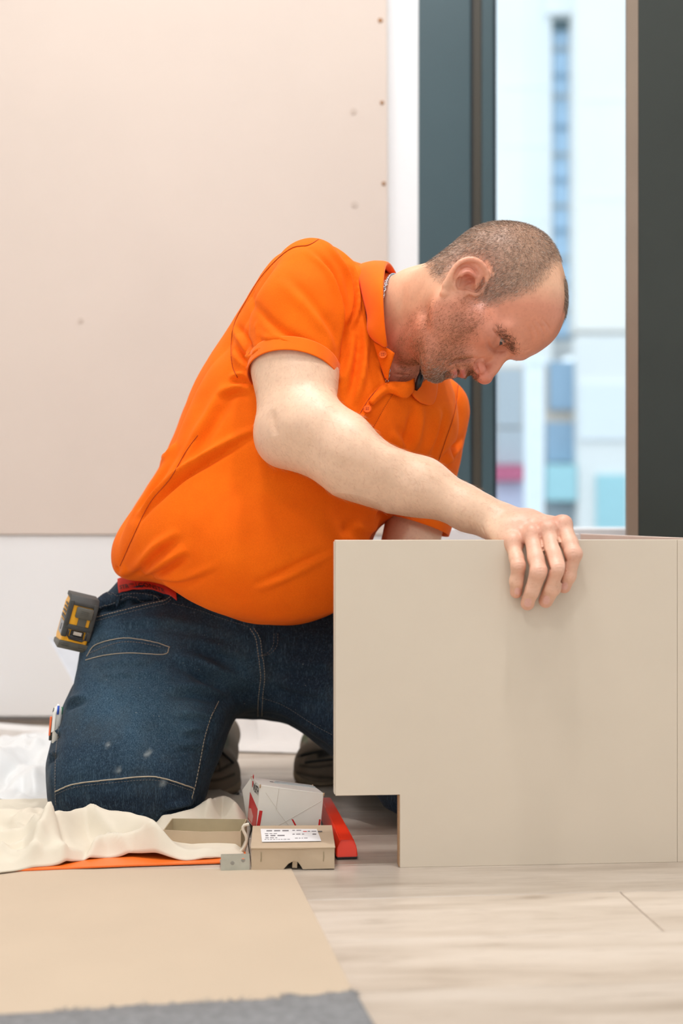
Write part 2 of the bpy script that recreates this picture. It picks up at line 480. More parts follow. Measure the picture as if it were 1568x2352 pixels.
# --- the boards being fitted
M_PANEL = plain('greige_melamine', srgb(220, 206, 186), 0.42, 0.02, 6, spec=0.4)
M_CHIP = plain('raw_board_edge', srgb(176, 140, 104), 0.85, 0.15, 400)
bu = np.array([math.cos(TB), math.sin(TB), 0]); bv = np.array([-math.sin(TB), math.cos(TB), 0])
B0 = np.array([FL(918, 1993)[0], FL(918, 1993)[1], 0.0])       # front bottom corner beside the notch
def BP(u, z): return tuple(B0 + bu * u + np.array([0, 0, z]))
def u_at(px):                                                  # along-board coordinate seen at a pixel column
    k = (px - 784) / F_PX
    return (k * B0[1] - B0[0]) / (bu[0] - k * bu[1])
UL, UR = u_at(770), u_at(1555)
ZP = 0.4145; ZN = P(0, 1829, 1.79)[2]
bt = tuple(bv * 0.018)
fb = tag(empty('fitted_board', (B0[0], B0[1], 0)), 'large greige board with a notched lower corner, held upright by the man', 'board')
MB().prism([BP(0, 0), BP(UR, 0), BP(UR, ZP), BP(UL, ZP), BP(UL, ZN), BP(0, ZN)], bt, 0.0006).build('panel', M_PANEL, fb)
MB().prism([BP(-0.0012, 0.001), BP(-0.0002, 0.001), BP(-0.0002, ZN - 0.001), BP(-0.0012, ZN - 0.001)], bt).build('raw_edge', M_CHIP, fb)
MB().prism([BP(UL - 0.0012, ZN + 0.002), BP(UL - 0.0002, ZN + 0.002), BP(UL - 0.0002, ZP - 0.002), BP(UL - 0.0012, ZP - 0.002)], bt).build('raw_edge', M_PANEL, fb)
nb = tag(empty('end_board', BP(UR + 0.2, 0)), 'greige board standing beside the notched board at the right edge of the photo', 'board')
MB().prism([BP(UR + 0.0003, 0), BP(UR + 0.42, 0), BP(UR + 0.42, ZP), BP(UR + 0.0003, ZP)], bt, 0.0005).build('panel', M_PANEL, nb)
# white carcass board lying further back, its top edge just in view
M_CARC = plain('white_carcass_board', srgb(236, 230, 224), 0.5, 0.02, 6)
M_CARC2 = plain('pink_white_carcass_board', srgb(232, 214, 200), 0.5, 0.02, 6)
ca, cb_ = P(1332, 1226, 2.30), P(1700, 1240.5, 1.86)
rb = MB()
rb.prism([(ca[0], ca[1], 0), (cb_[0], cb_[1], 0), (cb_[0], cb_[1], cb_[2]), (ca[0], ca[1], ca[2])], (0.004, 0.018, 0), 0.0008)
tag(rb.build('side_board', M_CARC2), 'pinkish white board standing behind the greige boards, only its top edge showing', 'board')
cc = P(1200, 1226, 2.34)
rb2 = MB(); rb2.prism([(cc[0], cc[1], 0), (ca[0] - 0.0015, ca[1] + 0.002, 0), (ca[0] - 0.0015, ca[1] + 0.002, ca[2]), (cc[0], cc[1], cc[2])], (0.0, 0.018, 0), 0.0008)
tag(rb2.build('back_board', M_CARC), 'white board behind the hand, butted against the pinkish side board', 'board')
# ================================================================== sculpting tools
class Field:
    """signed distance grid; shapes are blended into it"""
    def __init__(s, lo, hi, h):
        s.lo = np.array(lo, np.float32); s.h = h
        n = np.ceil((np.array(hi) - np.array(lo)) / h).astype(int) + 1
        s.D = np.full(tuple(n), 1.0, np.float32)
    def _sub(s, blo, bhi, pad):
        a = np.floor((np.asarray(blo) - pad - s.lo) / s.h).astype(int)
        b = np.ceil((np.asarray(bhi) + pad - s.lo) / s.h).astype(int) + 1
        a = np.clip(a, 0, s.D.shape); b = np.clip(b, 0, s.D.shape)
        if np.any(b - a < 1): return None
        sl = tuple(slice(i, j) for i, j in zip(a, b))
        ax = [s.lo[i] + s.h * np.arange(a[i], b[i], dtype=np.float32) for i in range(3)]
        return sl, ax[0][:, None, None], ax[1][None, :, None], ax[2][None, None, :]
    def _blend(s, sl, d, k, op):
        a = s.D[sl]
        if op == 'sub':
            d = -d
            if k > 0:
                h = np.maximum(k - np.abs(a - d), 0) / k
                s.D[sl] = np.maximum(a, d) + h * h * k * 0.25
            else: s.D[sl] = np.maximum(a, d)
        else:
            if k > 0:
                h = np.maximum(k - np.abs(a - d), 0) / k
                s.D[sl] = np.minimum(a, d) - h * h * k * 0.25
            else: s.D[sl] = np.minimum(a, d)
    def cone(s, a, b, ra, rb, k=0.02, op='add', flat=None, fs=1.0):
        """rounded cone a->b; flat: direction in which its width is scaled by fs"""
        a = np.asarray(a, np.float32); b = np.asarray(b, np.float32)
        R = max(ra, rb) * max(1.0, fs)
        g = s._sub(np.minimum(a, b) - R, np.maximum(a, b) + R, k + 3 * s.h)
        if g is None: return s
        sl, X, Y, Z = g
        X = X - a[0]; Y = Y - a[1]; Z = Z - a[2]
        ba = b - a
        if flat is not None:
            f = np.asarray(flat, np.float32); f = f / np.linalg.norm(f)
            w = X * f[0] + Y * f[1] + Z * f[2]
            c = 1.0 / fs - 1.0
            X = X + w * c * f[0]; Y = Y + w * c * f[1]; Z = Z + w * c * f[2]
            ba = ba + (ba @ f) * c * f
        L2 = float(ba @ ba) + 1e-12
        t = np.clip((X * ba[0] + Y * ba[1] + Z * ba[2]) / L2, 0, 1)
        d = np.sqrt((X - t * ba[0]) ** 2 + (Y - t * ba[1]) ** 2 + (Z - t * ba[2]) ** 2) - (ra + (rb - ra) * t)
        if flat is not None and fs < 1: d = d * (0.5 + 0.5 * fs)
        s._blend(sl, d, k, op)
        return s
    def chain(s, pts, rs, k=0.005, op='add', **kw):
        for i in range(len(pts) - 1): s.cone(pts[i], pts[i + 1], rs[i], rs[i + 1], k, op, **kw)
        return s
    def ell(s, c, r, k=0.02, op='add', R=None):
        """ellipsoid; R: 3x3 whose rows are its axes"""
        c = np.asarray(c, np.float32); r = np.asarray(r, np.float32)
        R = np.eye(3, dtype=np.float32) if R is None else np.asarray(R, np.float32)
        ext = np.sqrt(((R * r[:, None]) ** 2).sum(0))
        g = s._sub(c - ext, c + ext, k + 3 * s.h)
        if g is None: return s
        sl, X, Y, Z = g
        X = X - c[0]; Y = Y - c[1]; Z = Z - c[2]
        q = [(X * R[i, 0] + Y * R[i, 1] + Z * R[i, 2]) / r[i] for i in range(3)]
        k0 = np.sqrt(q[0] ** 2 + q[1] ** 2 + q[2] ** 2)
        k1 = np.sqrt((q[0] / r[0]) ** 2 + (q[1] / r[1]) ** 2 + (q[2] / r[2]) ** 2) + 1e-9
        d = np.where(k0 < 1e-4, -float(r.min()), k0 * (k0 - 1) / k1)
        s._blend(sl, d, k, op)
        return s
    def rbox(s, c, half, rr, k=0.02, op='add', R=None):
        c = np.asarray(c, np.float32); half = np.asarray(half, np.float32)
        R = np.eye(3, dtype=np.float32) if R is None else np.asarray(R, np.float32)
        ext = np.sqrt(((R * half[:, None]) ** 2).sum(0)) * 1.8
        g = s._sub(c - ext, c + ext, k + 3 * s.h)
        if g is None: return s
        sl, X, Y, Z = g
        X = X - c[0]; Y = Y - c[1]; Z = Z - c[2]
        q = [np.abs(X * R[i, 0] + Y * R[i, 1] + Z * R[i, 2]) - (half[i] - rr) for i in range(3)]
        d = np.sqrt(sum(np.maximum(v, 0) ** 2 for v in q)) + np.minimum(np.maximum(np.maximum(q[0], q[1]), q[2]), 0) - rr
        s._blend(sl, d, k, op)
        return s
    def half(s, p, n, k=0.0):
        """cut away the side of the plane that n points to (whole field)"""
        g = s._sub(s.lo, s.lo + s.h * np.array(s.D.shape), 0)
        sl, X, Y, Z = g
        d = -((X - p[0]) * n[0] + (Y - p[1]) * n[1] + (Z - p[2]) * n[2])
        s._blend(sl, d, k, 'sub')
        return s
    def mesh(s):
        """surface nets"""
        D = s.D
        D[0], D[-1], D[:, 0], D[:, -1], D[:, :, 0], D[:, :, -1] = [np.maximum(x, s.h * .5) for x in (D[0], D[-1], D[:, 0], D[:, -1], D[:, :, 0], D[:, :, -1])]
        neg = D < 0
        nx, ny, nz = D.shape
        cnt = np.zeros((nx - 1, ny - 1, nz - 1), np.int8)
        for i in (0, 1):
            for j in (0, 1):
                for k in (0, 1):
                    cnt += neg[i:nx - 1 + i, j:ny - 1 + j, k:nz - 1 + k]
        act = (cnt > 0) & (cnt < 8)
        I = np.argwhere(act)
        idx = np.full(act.shape, -1, np.int32); idx[act] = np.arange(len(I))
        acc = np.zeros((len(I), 3), np.float32); n = np.zeros(len(I), np.float32)
        C = [(i, j, k) for i in (0, 1) for j in (0, 1) for k in (0, 1)]
        cv = {c: D[I[:, 0] + c[0], I[:, 1] + c[1], I[:, 2] + c[2]] for c in C}
        for a in C:
            for ax in range(3):
                if a[ax] == 0:
                    b = list(a); b[ax] = 1; b = tuple(b)
                    da, db = cv[a], cv[b]
                    m = (da < 0) != (db < 0)
                    t = np.where(m, da / np.where(m, da - db, 1), 0)
                    p = np.tile(np.array(a, np.float32), (len(I), 1)); p[:, ax] += t
                    acc += p * m[:, None]; n += m
        V = s.lo + s.h * (I + acc / n[:, None])
        F = []
        for ax in range(3):
            o = [a for a in range(3) if a != ax]
            sA = [slice(1, -1)] * 3; sA[ax] = slice(0, -1)
            sB = [slice(1, -1)] * 3; sB[ax] = slice(1, None)
            A, B = neg[tuple(sA)], neg[tuple(sB)]
            for sign in (True, False):
                E = np.argwhere(A & ~B if sign else ~A & B)
                if not len(E): continue
                E = E + np.array([0 if a == ax else 1 for a in range(3)])
                def c(du, dv):
                    e = E.copy(); e[:, o[0]] += du; e[:, o[1]] += dv
                    return idx[e[:, 0], e[:, 1], e[:, 2]]
                qd = np.stack([c(-1, -1), c(0, -1), c(0, 0), c(-1, 0)], 1)
                flip = sign if ax != 1 else not sign
                F.append(qd if flip else qd[:, ::-1])
        return V.astype(np.float64), np.concatenate(F)

def edges_of(F):
    e = np.concatenate([F[:, [i, (i + 1) % F.shape[1]]] for i in range(F.shape[1])])
    e.sort(1)
    return np.unique(e, axis=0)

def relax(V, F, it=2, lam=0.5, mask=None, E=None):
    E = edges_of(F) if E is None else E
    n = len(V)
    deg = np.bincount(E.ravel(), minlength=n)[:, None]
    for _ in range(it):
        s = np.stack([np.bincount(E[:, 0], V[E[:, 1], k], n) + np.bincount(E[:, 1], V[E[:, 0], k], n) for k in range(3)], 1)
        d = (s / np.maximum(deg, 1) - V) * lam
        if mask is not None: d *= mask[:, None]
        V = V + d
    return V

def normals(V, F):
    if F.shape[1] == 4: n = np.cross(V[F[:, 2]] - V[F[:, 0]], V[F[:, 3]] - V[F[:, 1]])
    else: n = np.cross(V[F[:, 1]] - V[F[:, 0]], V[F[:, 2]] - V[F[:, 0]])
    N = np.stack([sum(np.bincount(F[:, i], n[:, k], len(V)) for i in range(F.shape[1])) for k in range(3)], 1)
    return N / (np.linalg.norm(N, axis=1, keepdims=True) + 1e-12)

class Surf:
    """a sculpted surface: sight lines find points on it, strokes push it in or out"""
    def __init__(s, V, F):
        s.V, s.F = V, F; s.bvh = None
    def refresh(s):
        s.N = normals(s.V, s.F)
        s.bvh = BVHTree.FromPolygons(s.V.tolist(), s.F.tolist())
        return s
    def hit(s, px, py):
        o = Vector((0, 0, CAM_H)); d = (Vector(P(px, py, 1.0)) - o).normalized()
        h = s.bvh.ray_cast(o, d)
        return (np.array(h[0]), np.array(h[1])) if h[0] is not None else None
    def line(s, pts, step=7, closed=False):
        """points on the surface under a smooth pixel path; also normals"""
        pts = [np.array(p, float) for p in pts]
        L = sum(np.linalg.norm(pts[i + 1] - pts[i]) for i in range(len(pts) - 1))
        out, nn = [], []
        for p in catmull(pts, max(3, int(L / step) + 1)):
            h = s.hit(p[0], p[1])
            if h is not None: out.append(h[0]); nn.append(h[1])
        return np.array(out), np.array(nn)
    def near(s, Q, R):
        """indices and distances of the vertices within R of the path Q, and the place along it"""
        lo, hi = Q.min(0) - R, Q.max(0) + R
        ii = np.nonzero(np.all((s.V > lo) & (s.V < hi), 1))[0]
        if not len(ii): return ii, None, None
        best = np.full(len(ii), 1e9); t = np.zeros(len(ii))
        X = s.V[ii]
        for k in range(max(1, len(Q) - 1)):
            a = Q[k]; b = Q[min(k + 1, len(Q) - 1)]; ba = b - a
            u = np.clip(((X - a) @ ba) / (ba @ ba + 1e-12), 0, 1)
            d = np.linalg.norm(X - a - u[:, None] * ba, axis=1)
            m = d < best
            best[m] = d[m]; t[m] = (k + u[m]) / max(1, len(Q) - 1)
        m = best < R
        return ii[m], best[m], t[m]
    def strokes(s, lst):
        """lst: (pixel path, half width m, height m[, taper]); all read the same surface, then add up"""
        acc = np.zeros(len(s.V))
        for st in lst:
            pts, w, a = st[:3]
            tp = st[3] if len(st) > 3 else 0.35
            if len(pts) == 1:
                h = s.hit(*pts[0])
                if h is None: continue
                Q = np.array([h[0], h[0] + 1e-5])
            else:
                Q, _ = s.line(pts)
                if len(Q) < 2: continue
            ii, d, t = s.near(Q, 2.6 * w)
            if not len(ii): continue
            e = np.ones(len(ii)) if len(pts) == 1 or tp == 0 else np.clip(np.minimum(t, 1 - t) / tp, 0, 1) ** 0.7
            acc[ii] += a * np.exp(-(d / w) ** 2) * e
        s.V = s.V + s.N * acc[:, None]
        return s.refresh()
    def weight(s, pts, w):
        """soft mask round a pixel path"""
        out = np.zeros(len(s.V))
        Q = s.line(pts)[0] if len(pts) > 1 else np.array([s.hit(*pts[0])[0]] * 2)
        if len(Q) < 2: return out
        ii, d, t = s.near(Q, 2.6 * w)
        out[ii] = np.exp(-(d / w) ** 2)
        return out

def vnoise(V, scale, seed=0.0, oct=3):
    """cheap smooth noise, numpy value noise, range about -1..1"""
    out = np.zeros(len(V)); amp = 1.0
    for o in range(oct):
        X = V * scale * (2 ** o) + seed * 17.3 + o * 5.1
        I = np.floor(X).astype(np.int64); f = X - I; f = f * f * (3 - 2 * f)
        def hsh(i, j, k):
            n = (i * 73856093) ^ (j * 19349663) ^ (k * 83492791)
            n = (n ^ (n >> 13)) * 1274126177 & 0x7fffffff
            return (n % 65536) / 32768.0 - 1
        r = 0
        for a in (0, 1):
            for b in (0, 1):
                for c in (0, 1):
                    w = (f[:, 0] if a else 1 - f[:, 0]) * (f[:, 1] if b else 1 - f[:, 1]) * (f[:, 2] if c else 1 - f[:, 2])
                    r = r + w * hsh(I[:, 0] + a, I[:, 1] + b, I[:, 2] + c)
        out += amp * r; amp *= 0.5
    return out

def in_poly(x, y, poly):
    x = np.asarray(x); y = np.asarray(y); ins = np.zeros(x.shape, bool)
    n = len(poly)
    for i in range(n):
        x0, y0 = poly[i]; x1, y1 = poly[(i + 1) % n]
        c = ((y0 > y) != (y1 > y)) & (x < (x1 - x0) * (y - y0) / (y1 - y0 + 1e-12) + x0)
        ins ^= c
    return ins

def poly_soft(x, y, poly, soft):
    """1 inside the polygon, fading over soft pixels across its edge"""
    ins = in_poly(x, y, poly)
    d = np.full(np.shape(x), 1e9)
    n = len(poly)
    for i in range(n):
        a = np.array(poly[i], float); b = np.array(poly[(i + 1) % n], float); ba = b - a
        u = np.clip(((x - a[0]) * ba[0] + (y - a[1]) * ba[1]) / (ba @ ba + 1e-9), 0, 1)
        d = np.minimum(d, np.hypot(x - a[0] - u * ba[0], y - a[1] - u * ba[1]))
    sd = np.where(ins, d, -d)
    return np.clip(sd / soft * 0.5 + 0.5, 0, 1)

def voxel_union(parts, h):
    """one closed continuous surface out of overlapping closed ones"""
    V = np.concatenate([p[0] for p in parts]); off = 0; FF = []
    for v, f in parts: FF.append(f + off); off += len(v)
    me = mesh_arrays('tmp', V, np.concatenate(FF))
    o = bpy.data.objects.new('tmp', me); COL.objects.link(o)
    m = o.modifiers.new('r', 'REMESH'); m.mode = 'VOXEL'; m.voxel_size = h; m.adaptivity = 0
    dg = bpy.context.evaluated_depsgraph_get(); ev = o.evaluated_get(dg); em = ev.to_mesh()
    V = np.empty(len(em.vertices) * 3, np.float32); em.vertices.foreach_get('co', V)
    tot = np.empty(len(em.polygons), np.int32); em.polygons.foreach_get('loop_total', tot)
    L = np.empty(len(em.loops), np.int32); em.loops.foreach_get('vertex_index', L)
    assert np.all(tot == 4)
    ev.to_mesh_clear(); bpy.data.objects.remove(o); bpy.data.meshes.remove(me)
    return V.reshape(-1, 3).astype(np.float64), L.reshape(-1, 4).astype(np.int64)

def set_color(me, name, C):
    a = me.color_attributes.new(name, 'FLOAT_COLOR', 'POINT')
    C = np.concatenate([C, np.ones((len(C), 1))], 1).astype(np.float32)
    a.data.foreach_set('color', C.ravel())

def set_float(me, name, v):
    a = me.attributes.new(name, 'FLOAT', 'POINT')
    a.data.foreach_set('value', np.asarray(v, np.float32))
# ================================================================== the man
person = tag(empty('person', (P(540, 1880, 2.1)[0], 2.15, 0.0)),
             'kneeling man in an orange polo shirt and blue jeans, leaning over the greige board', 'person')

# ---------------------------------------------------------------- head (local frame: x his right, y forward, z up; cm)
YH = 1.935
F0 = np.array([0.27, 0, -0.963]); U0 = np.array([0.963, 0, 0.27])
HY = math.radians(13)
HU = U0
HF = math.cos(HY) * F0 + math.sin(HY) * np.array([0, -1.0, 0])
HR = np.cross(HF, HU)
HR /= np.linalg.norm(HR)
HO = P(1104, 682, YH)
HM = np.stack([HR, HF, HU], 1) * 0.01               # local cm -> world
def h2w(p): return HO + np.asarray(p, float) @ HM.T
def w2h(p): return (np.asarray(p, float) - HO) @ np.linalg.inv(HM).T

def axes3(a, b):
    a = np.array(a, float); a /= np.linalg.norm(a); b = np.array(b, float); b -= a * (a @ b); b /= np.linalg.norm(b)
    return np.stack([a, b, np.cross(a, b)])
def build_head():
    f = Field((-9.5, -13.0, -19.0), (10.6, 13.8, 14.0), 0.15)
    E, C = f.ell, f.cone
    def both(fn):
        for sx in (1, -1): fn(sx)
    nb = w2h(P(862, 765, 2.068)); nb2 = w2h(P(905, 745, 2.02))
    # skull
    E((0, -0.6, 3.9), (7.7, 8.8, 7.9), 0.1)
    E((0, 2.6, 4.3), (6.7, 6.9, 6.9), 2.0)
    E((0, -3.0, 2.6), (6.9, 6.2, 6.0), 2.0)
    # face block, cheeks, jaw
    E((0, 3.8, -2.6), (5.9, 5.4, 6.0), 2.0)
    both(lambda s: E((s * 4.9, 5.4, -1.6), (1.9, 2.5, 1.5), 1.6))
    both(lambda s: C((s * 5.3, 1.3, -4.9), (s * 1.8, 7.2, -8.3), 1.7, 1.75, 2.0))
    both(lambda s: E((s * 4.6, 3.2, -4.8), (1.7, 3.0, 2.6), 1.5))
    E((0, 7.9, -8.3), (2.3, 1.75, 1.75), 1.2)
    E((0, 4.5, -8.6), (3.4, 3.6, 1.5), 1.5)
    E((0, 7.4, -5.4), (3.5, 2.7, 2.8), 1.4)
    # brow ridge
    both(lambda s: C((s * 1.1, 9.1, 2.15), (s * 4.8, 6.9, 1.7), 0.82, 0.5, 1.8))
    E((0, 8.9, 2.3), (1.6, 1.0, 1.0), 1.0)
    # eye sockets
    both(lambda s: E((s * 3.3, 9.6, 0.35), (1.9, 1.75, 1.05), 1.0, 'sub'))
    both(lambda s: E((s * 2.0, 9.8, 0.2), (1.0, 1.5, 1.1), 0.8, 'sub'))
    # nose
    C((0, 8.9, 1.2), (0, 11.0, -2.6), 0.74, 0.88, 0.9)
    E((0, 11.45, -2.9), (1.15, 1.1, 1.02), 0.6)
    both(lambda s: E((s * 1.28, 10.1, -3.25), (0.80, 1.15, 0.85), 0.35))
    both(lambda s: E((s * 0.62, 10.9, -4.0), (0.40, 0.65, 0.5), 0.2, 'sub'))
    # lids over the eyeballs, thin slit under the upper lid
    both(lambda s: E((s * 3.2, 7.05, 0.35), (1.42, 1.42, 1.32), 0.35))
    both(lambda s: E((s * 3.3, 8.6, 0.20), (1.45, 0.9, 0.16), 0.10, 'sub'))
    both(lambda s: C((s * 2.1, 8.1, 1.15), (s * 4.6, 7.4, 0.9), 0.36, 0.32, 0.4))       # fold under the brow
    both(lambda s: C((s * 2.2, 8.1, -0.85), (s * 4.4, 7.45, -0.70), 0.34, 0.30, 0.35))     # lower lid roll
    # lips
    E((0, 9.75, -5.5), (2.1, 0.72, 0.50), 0.5)
    both(lambda s: E((s * 0.6, 9.95, -5.3), (0.75, 0.55, 0.4), 0.3))
    E((0, 9.5, -6.65), (1.9, 0.82, 0.60), 0.5)
    E((0, 10.0, -6.06), (2.1, 1.2, 0.17), 0.18, 'sub')
    E((0, 9.9, -7.6), (1.8, 0.70, 0.38), 0.6, 'sub')
    # ears
    def ear(s):
        def ep(u, v, w=0.0): return (s * (6.70 + 0.72 * u + w), 1.05 - 1.22 * u, -2.60 + 1.06 * v)
        E(ep(1.1, 0.3, -0.75), (0.75, 1.7, 2.3), 0.3)
        E(ep(1.3, 0.3, 0.0), (0.62, 1.75, 2.5), 0.3, R=axes3((1.0, 0.55 * s, 0), (0.55 * s * -1.0, 1.0, 0)))
        E(ep(0.75, 0.0, 0.30), (0.95, 1.0, 1.45), 0.2, 'sub')
        E(ep(0.2, 0.5, 0.10), (0.75, 0.6, 0.8), 0.2, 'sub')
        hx = [(-0.1, 0.1), (-0.65, 1.1), (-0.35, 2.2), (0.6, 2.95), (1.7, 2.85), (2.5, 2.0), (2.75, 0.8), (2.45, -0.4), (1.75, -1.4), (1.0, -2.35)]
        hp = [ep(p[0], p[1], 0.10) for p in catmull([np.array(p) for p in hx], 22)]
        f.chain(hp, [0.28] * 4 + [0.37] * 18, 0.15)
        ax = [(1.75, 2.0), (1.95, 1.0), (1.85, 0.1), (1.5, -0.8), (1.0, -1.25), (0.45, -1.2)]
        f.chain([ep(p[0], p[1], 0.06) for p in ax], [0.24, 0.27, 0.27, 0.26, 0.26, 0.24], 0.15)
        f.chain([ep(1.0, -2.2, 0), ep(0.35, -2.6, 0.05), ep(-0.1, -2.1, 0.0)], [0.42, 0.5, 0.35], 0.35)
        E(ep(-0.35, -0.35, 0.25), (0.32, 0.42, 0.55), 0.25)
    # neck
    C((0, -2.2, -2.5), nb, 5.8, 5.7, 2.0)
    both(lambda s: C((s * 6.0, -1.0, -3.6), nb + np.array([s * 1.6, 5.2, 0.0]), 1.1, 1.5, 1.6))
    C((0, 3.6, -8.0), nb + np.array([0, 4.0, 1.0]), 2.2, 3.0, 2.0)
    E(tuple(0.42 * np.array((0, 4.4, -8.8)) + 0.58 * (nb + np.array([0, 6.0, 0]))), (1.0, 1.1, 1.4), 0.8)
    both(ear)
    V, F = f.mesh()
    V = relax(V, F, 1, 0.4)
    V = h2w(V)
    return V, (F[:, ::-1] if np.linalg.det(HM) < 0 else F)
HEAD = build_head()

# ---------------------------------------------------------------- arms and hands
ELB = P(662, 985, 1.915); SHO = P(705, 668, 2.035); WRI = P(1122, 1196, 1.868)
K1 = P(655, 1018, 1.925)

def fingers(f, joints, k=0.004):
    for pts, rs in joints:
        f.chain(pts, rs, 0.0035)

HAND = dict(
    little=([(1178, 1248, 1.815), (1190, 1300, 1.787), (1187, 1335, 1.793), (1185, 1360, 1.7998)], [.0100, .0097, .0093, .0082]),
    ring=([(1222, 1226, 1.808), (1236, 1314, 1.771), (1223, 1356, 1.781), (1211, 1386, 1.797)], [.0106, .0116, .0107, .0092]),
    middle=([(1258, 1212, 1.806), (1279, 1307, 1.770), (1267, 1350, 1.781), (1253, 1380, 1.797)], [.0108, .0118, .0109, .0094]),
    index=([(1292, 1199, 1.814), (1316, 1272, 1.784), (1303, 1322, 1.789), (1295, 1347, 1.7995)], [.0114, .0114, .0105, .0090]),
)
def hand_prims(f):
    main = f.D; f.D = np.full_like(main, 1.0)
    for nm, (pts, rs) in HAND.items():
        mine = f.D; f.D = np.full_like(main, 1.0)
        rs = [r_ * 0.97 for r_ in rs]
        q = [P(*p) for p in pts]
        f.cone(q[0], q[0] * 0.35 + q[1] * 0.65, rs[0], rs[1] * 0.965, 0.004); f.cone(q[0] * 0.35 + q[1] * 0.65, q[1], rs[1] * 0.965, rs[1], 0.004)
        f.cone(q[1], q[2], rs[1] * 0.95, rs[2], 0.003)
        f.cone(q[2], q[3], rs[2], rs[3], 0.003)
        f.ell(q[1] + np.array([0, -0.0015, 0]), (rs[1] * 1.0,) * 3, 0.003)
        f.ell(q[2], (rs[2] * 1.03,) * 3, 0.003)
        f.D = np.minimum(f.D, mine)
    fing = f.D; f.D = main
    # back of the hand: a slab from the wrist to the knuckles
    kn = [P(*HAND[n][0][0]) for n in ('little', 'ring', 'middle', 'index')]
    wr = [P(1128, 1206, 1.856), P(1135, 1198, 1.862), P(1142, 1192, 1.868), P(1146, 1186, 1.872)]
    for i in range(4): f.cone(wr[i], kn[i] + np.array([0, 0.002, 0.0]), 0.0175, 0.0112, 0.010)
    for i in range(3): f.cone((kn[i] + wr[i]) / 2, (kn[i + 1] + wr[i + 1]) / 2, 0.0155, 0.0155, 0.012)
    f.cone(wr[1], P(1195, 1238, 1.838), 0.018, 0.0150, 0.010)                   # heel of the hand, little finger side
    f.cone(P(1140, 1215, 1.85), P(1180, 1240, 1.822), 0.0155, 0.0128, 0.010)
    for i, p in enumerate(kn): f.ell(p + np.array([0.0, -0.003, 0.004]), (0.0105,) * 3, 0.006)
    hh = np.maximum(0.007 - np.abs(f.D - fing), 0) / 0.007
    f.D = np.minimum(f.D, fing) - hh * hh * 0.007 * 0.25
    # clefts between the fingers
    for pth in ([(1206, 1256), (1213, 1300), (1207, 1340), (1200, 1376)], [(1242, 1234), (1252, 1270), (1259, 1306), (1246, 1350), (1232, 1388)], [(1277, 1222), (1288, 1250), (1299, 1288), (1288, 1335)]):
        q = [P(x_, y_, 1.776) for x_, y_ in pth]
        f.chain(q, [0.0009] + [0.0017] * (len(q) - 1), 0.001, 'sub', flat=(0, 1, 0), fs=11.0)
    # thumb behind the board
    th = [P(1165, 1200, 1.878), P(1225, 1232, 1.885), P(1255, 1272, 1.880), P(1272, 1305, 1.868)]
    f.chain(th, [.017, .0135, .0118, .0095], 0.008)

def arm_prims(f):
    up = (ELB - SHO)
    f.cone(SHO, P(674, 785, 1.978), 0.045, 0.044, 0.02)
    f.cone(P(674, 785, 1.978), P(668, 852, 1.958), 0.044, 0.0545, 0.02)
    f.cone(P(668, 852, 1.958), P(672, 960, 1.925), 0.0545, 0.0475, 0.02)
    f.cone(P(700, 860, 1.948), P(708, 930, 1.92), 0.040, 0.034, 0.03)           # biceps
    # elbow: point of the ulna, outer bump
    f.ell(P(640, 1012, 1.925), (0.026, 0.027, 0.028), 0.03)
    f.ell(P(692, 975, 1.905), (0.036, 0.034, 0.033), 0.03)
    # forearm
    f.cone(P(665, 1005, 1.92), P(800, 1045, 1.895), 0.041, 0.046, 0.02)
    f.cone(P(740, 985, 1.895), P(880, 1060, 1.885), 0.037, 0.038, 0.03)         # outer muscle
    f.cone(P(800, 1045, 1.895), P(960, 1115, 1.885), 0.046, 0.0365, 0.02)
    f.cone(P(960, 1115, 1.885), P(1070, 1172, 1.873), 0.0365, 0.0300, 0.02)
    f.cone(P(1070, 1172, 1.873), P(1135, 1197, 1.864), 0.0300, 0.0265, 0.015)
    f.cone(P(1120, 1188, 1.866), P(1205, 1205, 1.84), 0.0235, 0.0150, 0.012)
    f.ell(P(1112, 1165, 1.868), (0.013, 0.012, 0.012), 0.012)
def build_right_arm():
    lo = P(560, 1330, 1.90); hi = P(1000, 600, 2.10)
    f = Field((P(560, 0, 1.95)[0], 1.84, 0.36), (P(1010, 0, 1.9)[0], 2.12, 0.80), 0.0026)
    arm_prims(f)
    A = f.mesh()
    g = Field((P(985, 0, 1.9)[0], 1.745, 0.31), (P(1350, 0, 1.8)[0], 1.935, 0.52), 0.0013)
    arm_prims(g); hand_prims(g)
    return A, g.mesh()
ARM, RHAND = build_right_arm()

